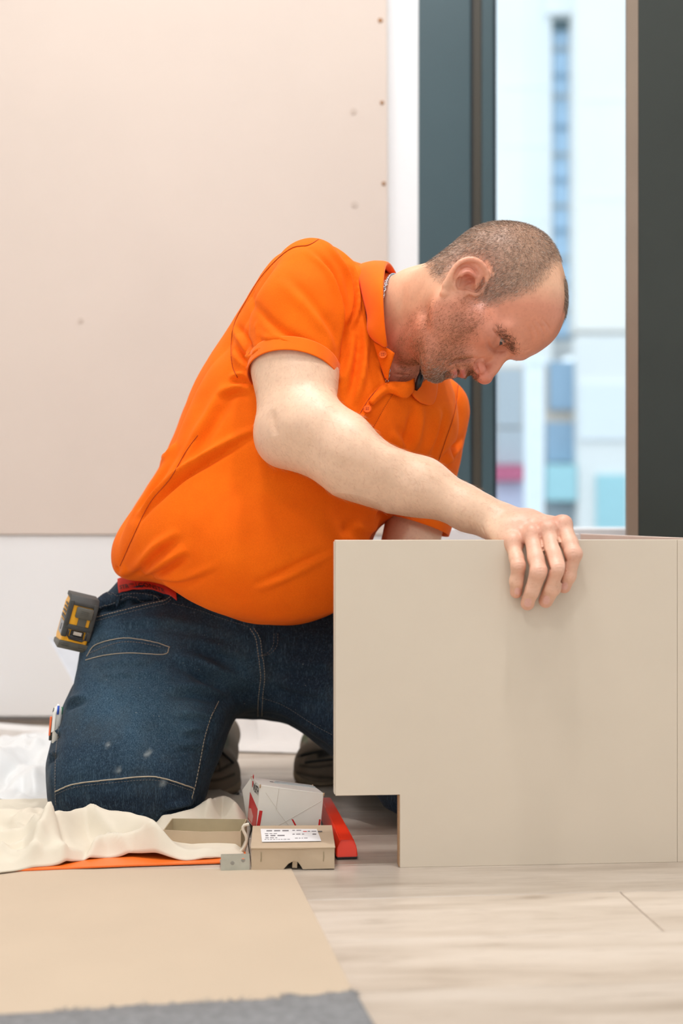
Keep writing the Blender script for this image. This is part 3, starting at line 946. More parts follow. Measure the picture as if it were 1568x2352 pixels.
FSH = P(1003, 955, 2.205); FEL = P(925, 1330, 2.10)
def build_left_arm():
    f = Field((-0.05, 1.82, 0.18), (0.36, 2.32, 0.68), 0.003)
    f.cone(FSH, FEL, 0.046, 0.043, 0.02)
    FW = P(1010, 1420, 1.93)
    f.cone(FEL, FW, 0.043, 0.027, 0.02)
    pal = P(1050, 1440, 1.885)
    f.cone(FW, pal, 0.026, 0.016, 0.012)
    for i, (dx, dz, L) in enumerate(((0.004, 0.016, .06), (0.012, 0.030, .078), (0.018, 0.046, .085), (0.020, 0.062, .078))):
        a = pal + np.array([0.004, 0.006, 0.020 * (i - 1.5)])
        b = a + np.array([L * .55, -0.014, 0.004 * (i - 1.5)])
        c = b + np.array([L * .45, 0.004, 0.0])
        c[1] = B0[1] + 0.018 + (c[0] - B0[0]) * math.tan(TB) + 0.010
        f.cone(FW, a, 0.018, 0.012, 0.012); f.chain([a, b, c], [.0115, .0105, .0085], 0.004)
    t0 = pal + np.array([-0.005, 0.0, 0.035]); t1 = t0 + np.array([0.02, 0.0, 0.035]); t2 = t1 + np.array([0.018, -0.004, 0.022])
    f.chain([FW, t0, t1, t2], [.018, .014, .0115, .009], 0.006)
    return f.mesh()
LARM = build_left_arm()
def build_core():
    f = Field((-0.42, 1.88, 0.20), (0.30, 2.45, 0.80), 0.008)
    nb = P(855, 775, 2.055)
    f.cone(nb, P(780, 870, 2.11), 0.052, 0.075, 0.02)
    f.cone(P(760, 870, 2.10), P(560, 1250, 2.16), 0.09, 0.085, 0.03)
    f.cone(P(935, 838, 2.018), P(885, 880, 2.055), 0.034, 0.045, 0.02)
    f.cone(SHO, P(780, 800, 2.10), 0.045, 0.06, 0.04)
    f.cone(FSH, P(840, 850, 2.12), 0.042, 0.06, 0.04)
    f.cone(P(560, 1250, 2.16), P(560, 1420, 2.24), 0.085, 0.075, 0.03)
    return f.mesh()
BV, BF = voxel_union([HEAD, ARM, RHAND, LARM, build_core()], 0.0012)
BODY = Surf(BV, BF).refresh()
# ---------------------------------------------------------------- orange polo shirt
def axes(ax, up):
    a = np.asarray(ax, float); a /= np.linalg.norm(a)
    b = np.asarray(up, float); b = b - a * (a @ b); b /= np.linalg.norm(b)
    return np.stack([a, b, np.cross(a, b)])

def build_shirt():
    f = Field((-0.42, 1.80, 0.24), (0.30, 2.46, 0.88), 0.0042)
    # belly hanging over the belt
    R = axes((0.97, 0, -0.22), (0, 1, 0))
    f.ell(P(545, 1240, 2.13), (0.190, 0.165, 0.122), 0.05, R=R)
    f.ell(P(640, 1290, 2.07), (0.150, 0.120, 0.098), 0.09, R=R)
    R = axes((0.55, 0, 0.83), (0, 1, 0))
    f.ell(P(560, 1090, 2.14), (0.200, 0.150, 0.155), 0.09, R=R)
    f.ell(P(720, 880, 2.10), (0.190, 0.135, 0.150), 0.09, R=R)
    f.ell(P(800, 1010, 2.10), (0.14, 0.125, 0.125), 0.09, R=R)
    # back and shoulders
    f.cone(P(655, 680, 2.05), P(800, 790, 2.12), 0.075, 0.10, 0.06)
    f.cone(P(800, 790, 2.12), P(1000, 945, 2.21), 0.10, 0.066, 0.06)
    f.cone(P(765, 650, 2.06), P(815, 765, 2.062), 0.060, 0.062, 0.04)
    f.ell(P(920, 1000, 2.13), (0.09, 0.085, 0.11), 0.05)
    return f
SF = build_shirt()
# neck opening
SF.cone(P(912, 740, 2.02), P(872, 765, 2.04), 0.058, 0.046, 0.006, 'sub')
SF.cone(P(940, 845, 1.98), P(900, 838, 2.02), 0.036, 0.030, 0.006, 'sub')

def slab_cut(f, c, n, rad, thick):
    f.rbox(c + np.asarray(n) * thick / 2, (thick / 2, rad, rad), 0.002, 0.0, 'sub', axes(n, (0, 1, 0.1)))
def sleeve(c, n, pts, rs, rin, lo, hi):
    f = Field(lo, hi, 0.004)
    f.chain(pts, rs, 0.03)
    n = np.asarray(n, float); n = n / np.linalg.norm(n)
    slab_cut(f, c, n, 0.13, 0.14)
    f.cone(c - n * 0.045, c + n * 0.02, rin, rin + 0.003, 0.004, 'sub')
    return f.mesh()
RING1 = P(671, 868, 1.950); NR1 = np.array([-0.096, -0.485, -0.861])
RING2 = P(957, 1208, 2.130); NR2 = np.array([-0.316, -0.095, -0.95])
CUFF1 = RING1 - NR1 * 0.007
CUFF2 = RING2 - NR2 * 0.007
S1 = sleeve(CUFF1, NR1, [P(700, 655, 2.02), P(685, 720, 1.995), P(669, 900, 1.945)], [0.072, 0.0675, 0.0635], 0.0548,
            (-0.20, 1.80, 0.50), (0.12, 2.16, 0.90))
S2 = sleeve(CUFF2, NR2, [P(1005, 940, 2.20), P(980, 1080, 2.17), P(950, 1240, 2.12)], [0.066, 0.060, 0.052], 0.0465,
            (-0.02, 2.00, 0.30), (0.32, 2.34, 0.74))
sv, sf = voxel_union([SF.mesh(), S1, S2], 0.0034)
sv = relax(sv, sf, 5, 0.5)
SHIRT = Surf(sv, sf).refresh()

def fit(S, paths, sig, it=3, step=12, reach=90, lim=None):
    """draw the sculpted outline onto the photographed one: shift in the plane square to the view, fading with distance"""
    for _ in range(it):
        A, Dl = [], []
        for path in paths:
            pts = [np.array(p, float) for p in path]
            L = sum(np.linalg.norm(pts[i + 1] - pts[i]) for i in range(len(pts) - 1))
            c = catmull(pts, max(3, int(L / step)))
            for i, p in enumerate(c):
                d = c[min(i + 1, len(c) - 1)] - c[max(i - 1, 0)]; d /= np.linalg.norm(d) + 1e-9
                n = np.array([d[1], -d[0]])
                last = None; prev = None
                for s_ in np.arange(-reach, reach, 2.0):
                    h = S.hit(*(p + n * s_))
                    if h is None and prev is not None and (last is None or abs(prev[0]) < abs(last[0])): last = prev
                    prev = (s_, h[0]) if h is not None else None
                if last is None or abs(last[0]) > reach - 6: continue
                Y = last[1][1]
                dp = -n * (last[0] + 1.0)
                A.append(last[1]); Dl.append((dp[0] * Y / F_PX, 0, -dp[1] * Y / F_PX))
        A = np.array(A); Dl = np.array(Dl)
        W = np.zeros(len(S.V)); M = np.zeros((len(S.V), 3))
        for a, d in zip(A, Dl):
            ii = np.nonzero(np.abs(S.V - a).max(1) < 2.7 * sig)[0]
            w = np.exp(-((S.V[ii] - a) ** 2).sum(1) / (2 * sig * sig / 2))
            W[ii] += w; M[ii] += w[:, None] * d
        top = np.clip(W / (0.9 * np.sqrt(np.pi) * sig / 2 / (step * 1.95 / F_PX)), 0, 1)
        S.V = S.V + M / np.maximum(W, 1e-9)[:, None] * (top ** 0.8)[:, None]
        S.refresh()

SH_A = [(275, 1338), (262, 1310), (258, 1270), (263, 1240), (285, 1195), (330, 1130), (362, 1075), (395, 1005), (430, 915), (470, 835), (510, 775),
        (535, 735), (560, 690), (600, 628), (640, 580), (680, 556), (725, 546), (760, 558), (800, 590), (822, 605)]
SH_B = [(1030, 868), (1058, 888), (1074, 918), (1079, 945), (1073, 985), (1062, 1040), (1050, 1090), (1037, 1160), (1022, 1230)]
SH_C = [(769, 1405), (720, 1427), (640, 1440), (560, 1434), (500, 1415), (440, 1388), (390, 1355), (330, 1332), (285, 1330)]
SH_D = [(880, 1196), (866, 1230), (840, 1290)]
fit(SHIRT, [SH_A, SH_B, SH_C, SH_D], 0.055)

# ---------------------------------------------------------------- jeans
def build_jeans():
    f = Field((-0.52, 1.86, -0.004), (0.42, 2.72, 0.42), 0.0045)
    # pelvis
    R = axes((0.99, 0, -0.08), (0, 1, 0))
    f.ell(P(560, 1470, 2.26), (0.235, 0.145, 0.125), 0.05, R=R)
    f.ell(P(330, 1480, 2.27), (0.125, 0.14, 0.105), 0.06)
    f.cone(P(350, 1400, 2.22), P(560, 1420, 2.22), 0.075, 0.09, 0.05)
    # near thigh, coming towards the viewer
    f.cone(P(340, 1530, 2.21), P(290, 1765, 2.10), 0.132, 0.113, 0.05, flat=(1, 0, 0), fs=1.10)
    f.cone(P(350, 1560, 2.17), P(400, 1660, 2.12), 0.10, 0.085, 0.05)
    f.rbox(P(283, 1800, 2.085), (0.108, 0.085, 0.062), 0.05, 0.03)
    # near shin, folded back
    f.cone(P(283, 1822, 2.09), P(430, 1830, 2.50), 0.066, 0.055, 0.03)
    # far thigh
    f.cone(P(720, 1510, 2.26), P(960, 1790, 2.10), 0.118, 0.088, 0.05)
    f.cone(P(640, 1530, 2.28), P(820, 1600, 2.2), 0.095, 0.10, 0.05)
    f.rbox(P(985, 1815, 2.08), (0.085, 0.075, 0.062), 0.045, 0.03)
    f.cone(P(985, 1830, 2.09), P(800, 1770, 2.50), 0.064, 0.052, 0.03)
    return f
JF = build_jeans()
JF.half((0, 0, 0.012), (0, 0, -1.0), 0.01)
jv, jf = JF.mesh()
jv = relax(jv, jf, 3, 0.5)
JEANS = Surf(jv, jf).refresh()

JE_A = [(200, 1884), (150, 1882), (120, 1864), (105, 1835), (108, 1770), (113, 1700), (128, 1660), (150, 1615), (165, 1570), (185, 1510), (200, 1450), (225, 1375), (262, 1350)]
JE_B = [(915, 1880), (865, 1830), (770, 1745), (690, 1682), (650, 1660), (598, 1652), (560, 1658), (530, 1672), (518, 1700), (505, 1745), (482, 1800), (470, 1840),
        (455, 1862), (425, 1880), (370, 1890), (300, 1892), (200, 1884)]
fit(JEANS, [JE_A, JE_B], 0.05)
JEANS.V[:, 2] = np.maximum(JEANS.V[:, 2], 0.012)
JEANS.refresh()

# ---------------------------------------------------------------- the skin outlines, drawn tighter
HD = [(960, 612), (1010, 585), (1040, 558), (1070, 535), (1110, 516), (1160, 509), (1210, 516), (1250, 538), (1275, 568), (1290, 605), (1300, 650), (1303, 690),
      (1298, 725), (1284, 765), (1262, 790), (1235, 810), (1203, 828), (1170, 821), (1158, 833), (1148, 850), (1135, 868), (1120, 880), (1107, 882)]
HD2 = [(1052, 868), (1040, 864), (1022, 873), (1002, 875), (985, 868), (966, 852)]
AR_A = [(1085, 1233), (1060, 1218), (1020, 1206), (950, 1190), (870, 1172), (800, 1150), (720, 1115), (660, 1082), (625, 1060), (604, 1040), (597, 1010), (592, 950), (584, 900), (579, 868)]
AR_B = [(766, 880), (763, 905), (757, 938), (790, 958), (850, 990), (920, 1030), (1000, 1073), (1060, 1100), (1130, 1140), (1190, 1163), (1260, 1181), (1285, 1185)]
fit(BODY, [HD, HD2], 0.016, 2, 8, 60)
fit(BODY, [AR_A, AR_B], 0.030, 2, 10, 60)

# ---------------------------------------------------------------- folds of the shirt
def fold(pts, w, a, side, v=1.0):
    """a ridge with a valley beside it; side: pixel offset of the valley"""
    return [(pts, w, a), ([(x + side[0], y + side[1]) for x, y in pts], w * 0.9, -a * v)]
st = []
st += fold([(590, 985), (554, 1000), (490, 1036), (411, 1086), (358, 1132), (305, 1186)], 0.0055, 0.0050, (7, 13), 0.9)
st += fold([(411, 1221), (358, 1257), (322, 1293), (290, 1321)], 0.0065, 0.0035, (8, 13))
st += fold([(430, 1262), (380, 1292), (330, 1320)], 0.006, 0.0040, (5, 13))
st += fold([(400, 1015), (333, 1114), (286, 1190)], 0.008, 0.0028, (13, 8))
st += fold([(770, 1268), (704, 1300), (643, 1330), (579, 1355)], 0.006, 0.0026, (-2, -10))
st += fold([(520, 880), (470, 970), (420, 1050)], 0.010, 0.0030, (18, 8))
st += [([(276, 1300), (272, 1318), (276, 1335)], 0.004, -0.0022), ([(290, 1300), (285, 1335)], 0.004, 0.0014)]
st += fold([(350, 1325), (420, 1330), (500, 1300)], 0.006, 0.0022, (0, 10))
# sleeve
st += fold([(572, 672), (590, 712), (635, 757), (692, 783), (745, 803)], 0.007, -0.0045, (6, 13), 0.8)
st += fold([(700, 572), (750, 622), (776, 683), (782, 740), (776, 805)], 0.0055, 0.0032, (11, -2))
st += fold([(736, 552), (786, 614), (802, 660), (803, 710), (785, 765)], 0.0050, 0.0034, (10, -2))
st += fold([(770, 560), (808, 610), (822, 665), (822, 715), (800, 765)], 0.0050, 0.0034, (9, -2))
st += fold([(640, 640), (700, 700), (745, 760), (765, 810)], 0.009, 0.0022, (13, -8))
st += fold([(585, 740), (600, 775), (640, 786)], 0.006, 0.0025, (4, 9))
st += fold([(535, 755), (560, 790), (572, 822)], 0.006, 0.0032, (8, -6))
st += fold([(533, 805), (556, 835), (574, 850)], 0.005, 0.0034, (6, -8))
st += fold([(525, 865), (556, 862), (578, 872)], 0.005, 0.0030, (0, 11))
st += fold([(500, 905), (545, 890), (582, 900)], 0.006, 0.0028, (0, 12))
# chest
st += fold([(838, 740), (836, 806), (828, 867), (812, 930)], 0.006, 0.0045, (-11, -2))
st += fold([(812, 760), (800, 830), (780, 900)], 0.008, 0.0028, (-13, -3))
st += fold([(968, 930), (958, 985), (950, 1040)], 0.009, 0.0034, (-15, 0))
st += fold([(1010, 940), (995, 1000), (975, 1050)], 0.009, 0.0030, (15, 4))
st += fold([(1066, 1010), (1035, 1050), (1010, 1075)], 0.006, 0.0030, (-3, -10))
st += fold([(900, 990), (935, 1030)], 0.008, 0.0026, (8, -8))
st += [([(868, 1176), (885, 1186), (895, 1196)], 0.006, -0.008), ([(800, 1200), (840, 1215), (875, 1205)], 0.008, 0.003), ([(780, 1230), (820, 1190)], 0.007, -0.002)]
st += fold([(905, 1160), (960, 1180), (1030, 1195)], 0.007, 0.002, (0, 10))
# seams: armhole, shoulder, side, cuff
SEAMS = [[(735, 548), (708, 563), (672, 569), (635, 597), (598, 638), (570, 683), (541, 736), (531, 785), (533, 838), (545, 867)],
         [(454, 1000), (426, 1039), (390, 1100), (343, 1157), (301, 1243), (276, 1300)],
         [(1052, 884), (1043, 948), (1023, 1010), (1004, 1066)]]
CUFFL = [(567, 817), (580, 804), (602, 793), (651, 789), (700, 797), (745, 822), (770, 845), (777, 860)]
st += [(p, 0.0022, -0.0022, 0.05) for p in SEAMS] + [(CUFFL, 0.0020, -0.0020, 0.0)]
st += [([(x, y + 8) for x, y in CUFFL], 0.004, 0.0016, 0.0)]
PLK = [[(889, 878), (868, 893), (848, 915), (828, 948), (813, 975)], [(903, 903), (880, 940), (858, 980), (845, 1000)]]
st += [(PLK[0], 0.0022, -0.0028, 0.1), ([(x + 7, y + 4) for x, y in PLK[0]], 0.004, 0.0022, 0.1), (PLK[1], 0.0016, -0.0012, 0.1)]
SHIRT.strokes([(q_[0], q_[1], q_[2] * (2.3 if q_[1] > 0.0035 else 1.0)) + tuple(q_[3:]) for q_ in st])
fit(SHIRT, [SH_A, SH_B, SH_C], 0.030, 2)
SHIRT.V += SHIRT.N * (0.0010 * vnoise(SHIRT.V * np.array([1, 1, 1]), 26, 1.0, 2))[:, None]
SHIRT.V = relax(SHIRT.V, SHIRT.F, 1, 0.35)
SHIRT.refresh()

# ---------------------------------------------------------------- folds of the jeans
KNEE = [(127, 1818), (172, 1801), (264, 1790), (337, 1784), (378, 1789), (444, 1810)]
INSEAM = [(502, 1611), (484, 1647), (470, 1693), (461, 1739), (447, 1808), (438, 1838)]
OUTSEAM = [(139, 1640), (133, 1693), (128, 1739), (127, 1818), (129, 1850)]
WELT = [(199, 1508), (218, 1482), (264, 1468), (300, 1466), (355, 1475), (390, 1487)]
WELT2 = [(197, 1516), (241, 1505), (300, 1500), (376, 1503), (388, 1488)]
WELT3 = [(206, 1500), (264, 1478), (310, 1475), (374, 1487)]
PCK = [(216, 1419), (273, 1404), (337, 1388), (380, 1378), (394, 1366)]
FLY = [(574, 1443), (586, 1462), (590, 1480), (594, 1510), (599, 1555), (594, 1597), (592, 1645)]
JST = [(638, 1455), (636, 1482), (622, 1500), (597, 1508)]
FARIN = [(600, 1602), (654, 1622), (723, 1666), (766, 1689)]
NEARIN = [(590, 1602), (560, 1594), (530, 1604), (504, 1612)]
st = []
st += fold([(392, 1519), (447, 1542), (516, 1578), (570, 1600)], 0.010, -0.0060, (5, -15), 0.8)
st += fold([(385, 1597), (438, 1592), (484, 1601), (535, 1610)], 0.008, -0.0055, (0, -14), 0.8)
st += fold([(430, 1500), (500, 1540), (585, 1565)], 0.008, 0.0035, (-4, 12))
st += fold([(420, 1470), (500, 1490), (575, 1520)], 0.010, 0.0028, (-3, 14))
st += fold([(250, 1440), (330, 1425), (420, 1432), (500, 1450)], 0.009, 0.0022, (0, 14))
st += fold([(400, 1640), (450, 1640), (490, 1650)], 0.007, 0.0030, (0, 11))
st += fold([(420, 1680), (455, 1675), (480, 1685)], 0.006, 0.0026, (0, 10))
st += fold([(400, 1715), (440, 1712), (470, 1722)], 0.006, 0.0022, (0, 10))
st += fold([(370, 1858), (410, 1854), (455, 1846)], 0.006, 0.0036, (0, 10))
st += fold([(420, 1880), (448, 1866), (470, 1830)], 0.006, 0.0028, (-10, -4))
st += fold([(112, 1690), (122, 1684), (138, 1682)], 0.004, 0.003, (0, 9))
st += fold([(112, 1740), (120, 1732), (134, 1728)], 0.004, 0.003, (0, 9))
st += fold([(150, 1622), (170, 1606), (200, 1600)], 0.006, 0.003, (2, 10))
st += fold([(210, 1530), (300, 1520), (390, 1526)], 0.008, 0.0016, (0, 13))
st += fold([(215, 1552), (300, 1542), (400, 1552)], 0.008, 0.0014, (0, 13))
st += fold([(620, 1560), (680, 1580), (760, 1600)], 0.009, 0.003, (-2, 14))
st += fold([(630, 1520), (700, 1530), (766, 1530)], 0.009, 0.0025, (-2, 14))
st += fold([(480, 1450), (540, 1462), (572, 1466)], 0.008, 0.002, (0, 10))
# pocket bag gaping at the waist
st += [([(300, 1378), (340, 1370), (382, 1362)], 0.007, -0.009), ([(235, 1398), (290, 1384)], 0.006, -0.006), (PCK, 0.003, 0.0034, 0.1),
       ([(240, 1385), (280, 1366), (330, 1352), (360, 1352)], 0.004, 0.004)]
st += [(KNEE, 0.0024, 0.0022, 0.02), ([(x, y - 6) for x, y in KNEE], 0.0022, -0.0020, 0.02), (INSEAM, 0.0022, 0.0018, 0.05), ([(x + 6, y) for x, y in INSEAM], 0.0022, -0.0020, 0.05),
       (OUTSEAM, 0.0022, 0.0018, 0.05), ([(x - 6, y) for x, y in OUTSEAM], 0.0022, -0.0022, 0.05), (WELT, 0.0020, -0.0030, 0.1), (WELT2, 0.0020, -0.0014, 0.1),
       (FLY, 0.003, -0.003, 0.05), ([(x + 8, y) for x, y in FLY], 0.004, 0.003, 0.05), (FARIN, 0.0022, -0.002, 0.05), (NEARIN, 0.0022, -0.002, 0.05)]
JEANS.strokes([(q_[0], q_[1], q_[2] * (2.3 if q_[1] > 0.0035 else 1.0)) + tuple(q_[3:]) for q_ in st])
JEANS.V += JEANS.N * (0.0014 * vnoise(JEANS.V, 30, 2.0, 2))[:, None]
JEANS.V = relax(JEANS.V, JEANS.F, 1, 0.35)
JEANS.refresh()
# ================================================================== colours of the figure
def mirror_px(V):
    """where each head point would be seen if it lay on the near side of the face"""
    h = w2h(V); h[:, 0] = np.abs(h[:, 0])
    return to_px(h2w(h)), h

HAIR_POLY = [(985, 596), (1020, 566), (1060, 525), (1110, 495), (1165, 490), (1225, 500), (1262, 528), (1286, 580), (1282, 590), (1262, 612), (1246, 640), (1222, 662), (1190, 676),
             (1160, 684), (1140, 694), (1118, 700), (1104, 690), (1103, 662), (1112, 640), (1118, 612), (1100, 592), (1076, 594), (1050, 606), (1030, 630), (1010, 640), (992, 618)]
FRINGE_POLY = [(1288, 640), (1312, 640), (1312, 712), (1296, 712), (1292, 690)]
BEARD_POLY = [(1104, 690), (1128, 700), (1124, 726), (1102, 752), (1088, 776), (1078, 806), (1080, 826), (1094, 838), (1100, 858), (1094, 872), (1068, 872), (1058, 850),
              (1046, 852), (1030, 868), (1012, 884), (985, 880), (962, 862), (948, 842), (924, 812), (905, 780), (906, 752), (934, 728), (975, 706), (1020, 690), (1062, 676)]
BROW_POLY = [(1143, 752), (1152, 758), (1170, 768), (1185, 784), (1190, 812), (1177, 810), (1168, 797), (1158, 782), (1148, 768)]

V = BODY.V
base_arm = np.array(srgb(237, 198, 167)[:3]); base_face = np.array(srgb(227, 152, 122)[:3]); base_neck = np.array(srgb(236, 182, 147)[:3])
base_hand = np.array(srgb(233, 184, 158)[:3])
C = np.tile(base_arm, (len(V), 1))
(mx, my), hv = mirror_px(V)
is_head = (np.linalg.norm(V - HO, axis=1) < 0.21) & (hv[:, 2] > -16) & (V[:, 2] > 0.50) & (V[:, 1] > 1.70)
def lay(mask, col):
    global C
    C = C * (1 - mask[:, None]) + np.asarray(col)[None, :3] * mask[:, None]
wneck = np.clip((V[:, 0] - P(860, 0, 1.95)[0]) / 0.02, 0, 1) * is_head
lay(wneck, base_neck)
wface = np.clip((hv[:, 1] + hv[:, 2] * -0.25 - 1.0) / 3.0, 0, 1) * is_head
lay(wface, base_face)
def px_mask(poly, soft, where): 
    m = np.zeros(len(V)); ii = np.nonzero(where)[0]
    m[ii] = poly_soft(mx[ii], my[ii], poly, soft)
    return m
hair_m = np.maximum(px_mask(HAIR_POLY, 14, is_head & (hv[:, 2] > -8)), px_mask(FRINGE_POLY, 9, is_head & (hv[:, 2] > 4)) * (np.abs(hv[:, 0]) < 3.2))
ear_zone = (np.abs(hv[:, 0]) > 7.35) & (np.hypot(hv[:, 1] + 0.5, hv[:, 2] + 2.0) < 3.6)
hair_m = hair_m * ~ear_zone
front = np.clip((hv[:, 0] + 20) / 1, 0, 1)
beard_m = px_mask(BEARD_POLY, 14, is_head & (hv[:, 1] > -3)) * (hv[:, 2] < 0.5)
lay(hair_m * 0.62, srgb(140, 112, 94)); lay(beard_m * 0.45, srgb(174, 104, 74))
def spot(p, r, col, a):
    h = np.asarray(p, float); d = np.linalg.norm((hv - h) * np.array([1, 1, 1]), axis=1)
    lay(np.exp(-(d / r) ** 2) * a * is_head, srgb(*col))
spot((0, 11.6, -3.0), 1.5, (206, 112, 94), 0.7); spot((1.4, 10.3, -3.3), 0.9, (204, 108, 94), 0.7)
spot((4.8, 7.0, -2.0), 2.6, (212, 132, 108), 0.6)
spot((8.2, -0.8, -1.4), 3.0, (224, 128, 106), 0.65); spot((7.6, -0.3, -2.0), 1.1, (196, 92, 78), 0.55)
spot((3.4, 8.6, -0.6), 1.3, (178, 112, 92), 0.5); spot((2.0, 8.6, 0.4), 0.9, (160, 96, 78), 0.5)  # darker skin round the eyes, partly lid and socket shade put into colour
lip = np.exp(-(((hv[:, 2] + 5.55) / 0.38) ** 2)) + np.exp(-(((hv[:, 2] + 6.6) / 0.42) ** 2))
lay(np.clip(lip, 0, 1) * (np.abs(hv[:, 0]) < 2.1) * np.clip((hv[:, 1] - 9.3) / 0.6, 0, 1) * is_head * 0.8, srgb(190, 100, 98))
# hand: redder, pink knuckles
hx, hy = to_px(V)
near = V[:, 1] < 1.93
wh = np.clip((hx - 1120) / 90, 0, 1) * near * (V[:, 2] < 0.46) * (V[:, 2] > 0.28)
lay(wh * 0.8, base_hand)
for nm in HAND:
    for i, r, a in ((0, 0.013, 0.55), (1, 0.011, 0.45), (2, 0.008, 0.3), (3, 0.010, 0.5)):
        p = P(*HAND[nm][0][i]); d = np.linalg.norm(V - p, axis=1)
        lay(np.exp(-(d / r) ** 2) * a, srgb(222, 128, 108))
d = np.linalg.norm(V - P(628, 1030, 1.92), axis=1); lay(np.exp(-(d / 0.03) ** 2) * 0.45, srgb(224, 156, 134))
# broad mottling
C *= (1 + 0.045 * vnoise(V, 90, 3.0, 2) + 0.03 * vnoise(V, 400, 5.0, 1))[:, None]

# creases of the face and hand
st = []
for dx in (0, 1, 2, 3):                                        # furrows of the forehead
    st += [([(1205 + 12 * dx, 740 - 4 * dx + 2), (1218 + 13 * dx, 765 - 6 * dx), (1222 + 14 * dx, 790 - 8 * dx)], 0.0014, -0.0012, 0.4)]
st += [([(1190, 800), (1205, 806), (1222, 800)], 0.0014, -0.0008), ([(1184, 812), (1196, 818), (1210, 816)], 0.0013, -0.0008)]
st += [([(1118, 772), (1121, 790), (1130, 803), (1150, 806), (1163, 802)], 0.0024, -0.0026, 0.4)]       # bag under the eye
st += [([(1131, 754), (1140, 764), (1152, 778), (1164, 793)], 0.0016, -0.0024, 0.2)]                       # lid fold
st += [([(1142, 784), (1150, 790), (1160, 797)], 0.0011, -0.0018, 0.2)]
st += [([(1098, 824), (1080, 826), (1050, 829), (1032, 838)], 0.0030, -0.0042, 0.25), ([(1096, 812), (1075, 814), (1050, 818)], 0.005, 0.0018)]
st += [([(1101, 634), (1087, 614), (1069, 609), (1053, 619), (1044, 637), (1043, 654)], 0.0022, -0.0040, 0.15), ([(1093, 640), (1078, 625), (1063, 628), (1054, 645), (1053, 660)], 0.0020, 0.0022, 0.2), ([(1075, 640), (1080, 655)], 0.006, -0.004)]
st += [([(1112, 822), (1100, 826), (1092, 835), (1096, 848), (1103, 862)], 0.0018, -0.0030, 0.2)]
st += [([(1045, 836), (1050, 846), (1054, 856)], 0.0014, -0.0012)]
st += [([(955, 790), (962, 815), (966, 845)], 0.004, -0.002), ([(930, 650), (920, 720), (915, 770)], 0.008, -0.0016), ([(985, 640), (970, 700), (955, 760)], 0.010, 0.0014)]
st += [([(955, 842), (930, 846), (905, 842)], 0.002, -0.0014), ([(950, 858), (925, 862), (900, 858)], 0.002, -0.0010)]
for (x, y, w) in ((1193, 1296, 11), (1242, 1308, 13), (1284, 1300, 13), (1316, 1265, 10)):                 # knuckle creases
    for k in (-7, 0, 7): st += [([(x - w, y + k + 1), (x, y + k - 2), (x + w, y + k + 1)], 0.0008, -0.0005, 0.4)]
for (x, y, w) in ((1189, 1336, 9), (1221, 1354, 12), (1265, 1348, 12), (1303, 1321, 9)):
    for k in (-3, 3): st += [([(x - w, y + k + 1), (x, y + k), (x + w, y + k + 1)], 0.0007, -0.0004, 0.4)]
for k in range(4): st += [([(1078 + 9 * k, 1196 + 3 * k), (1084 + 9 * k, 1216 + 2 * k), (1092 + 8 * k, 1233)], 0.0013, -0.0009, 0.3)]
st += [([(625, 940), (628, 975), (634, 1000)], 0.006, -0.0028), ([(668, 970)], 0.016, 0.002), ([(690, 1020), (760, 1060), (850, 1090)], 0.012, -0.0014)]
st += [([(1215, 1190), (1240, 1215)], 0.004, -0.0010), ([(1190, 1195), (1215, 1228)], 0.004, -0.0010), ([(1245, 1188), (1268, 1205)], 0.004, -0.0010)]
# deepen the clefts between the fingers
px_, py_ = to_px(BODY.V)
hz = (px_ > 1170) & (px_ < 1335) & (py_ > 1214) & (py_ < 1395) & (BODY.V[:, 1] < 1.835)
hi_ = np.nonzero(hz)[0]; remap = np.full(len(BODY.V), -1); remap[hi_] = np.arange(len(hi_))
EB = edges_of(BODY.F); EH = remap[EB]; EH = EH[(EH >= 0).all(1)]
def blur(v, n):
    deg = np.bincount(EH.ravel(), minlength=len(hi_)) + 1.0
    for _ in range(n): v = (v + np.bincount(EH[:, 0], v[EH[:, 1]], len(hi_)) + np.bincount(EH[:, 1], v[EH[:, 0]], len(hi_))) / deg
    return v
nh = BODY.N[hi_]
sm = np.stack([blur(BODY.V[hi_, k], 3) for k in range(3)], 1)
mk_ = np.clip((((sm - BODY.V[hi_]) * nh).sum(1) - 0.00009) / 0.00016, 0, 1)
mk_ = np.clip(blur(mk_, 3) * 1.6, 0, 1)
nb_ = np.stack([blur(nh[:, k], 4) for k in range(3)], 1)
BODY.V[hi_] -= nb_ * (mk_ * 0.0014)[:, None]
BODY.refresh()
BODY.strokes(st)
def skin_mat():
    n = NT('skin')
    c = n.attr('Col').outputs['Color']
    v = n.coord('Object')
    f = n.noise(v, 260, 3)
    c = n.mix(n.ramp(f, [(0.30, (0.16,) * 3 + (1,)), (0.46, (0, 0, 0, 1))]), c, srgb(188, 108, 84))
    n.base(c); n.set(rough=0.42, spec=0.45, sss=0.05)
    n.b.inputs['Subsurface Radius'].default_value = (1.0, 0.35, 0.2)
    n.b.inputs['Subsurface Scale'].default_value = 0.002
    n.bump(n.noise(v, 900, 3), 0.18, 0.0005)
    return n.m
M_SKIN = skin_mat()
bme = mesh_arrays('body', BODY.V, BODY.F); set_color(bme, 'Col', C)
body = obj('body', bme, M_SKIN, person)

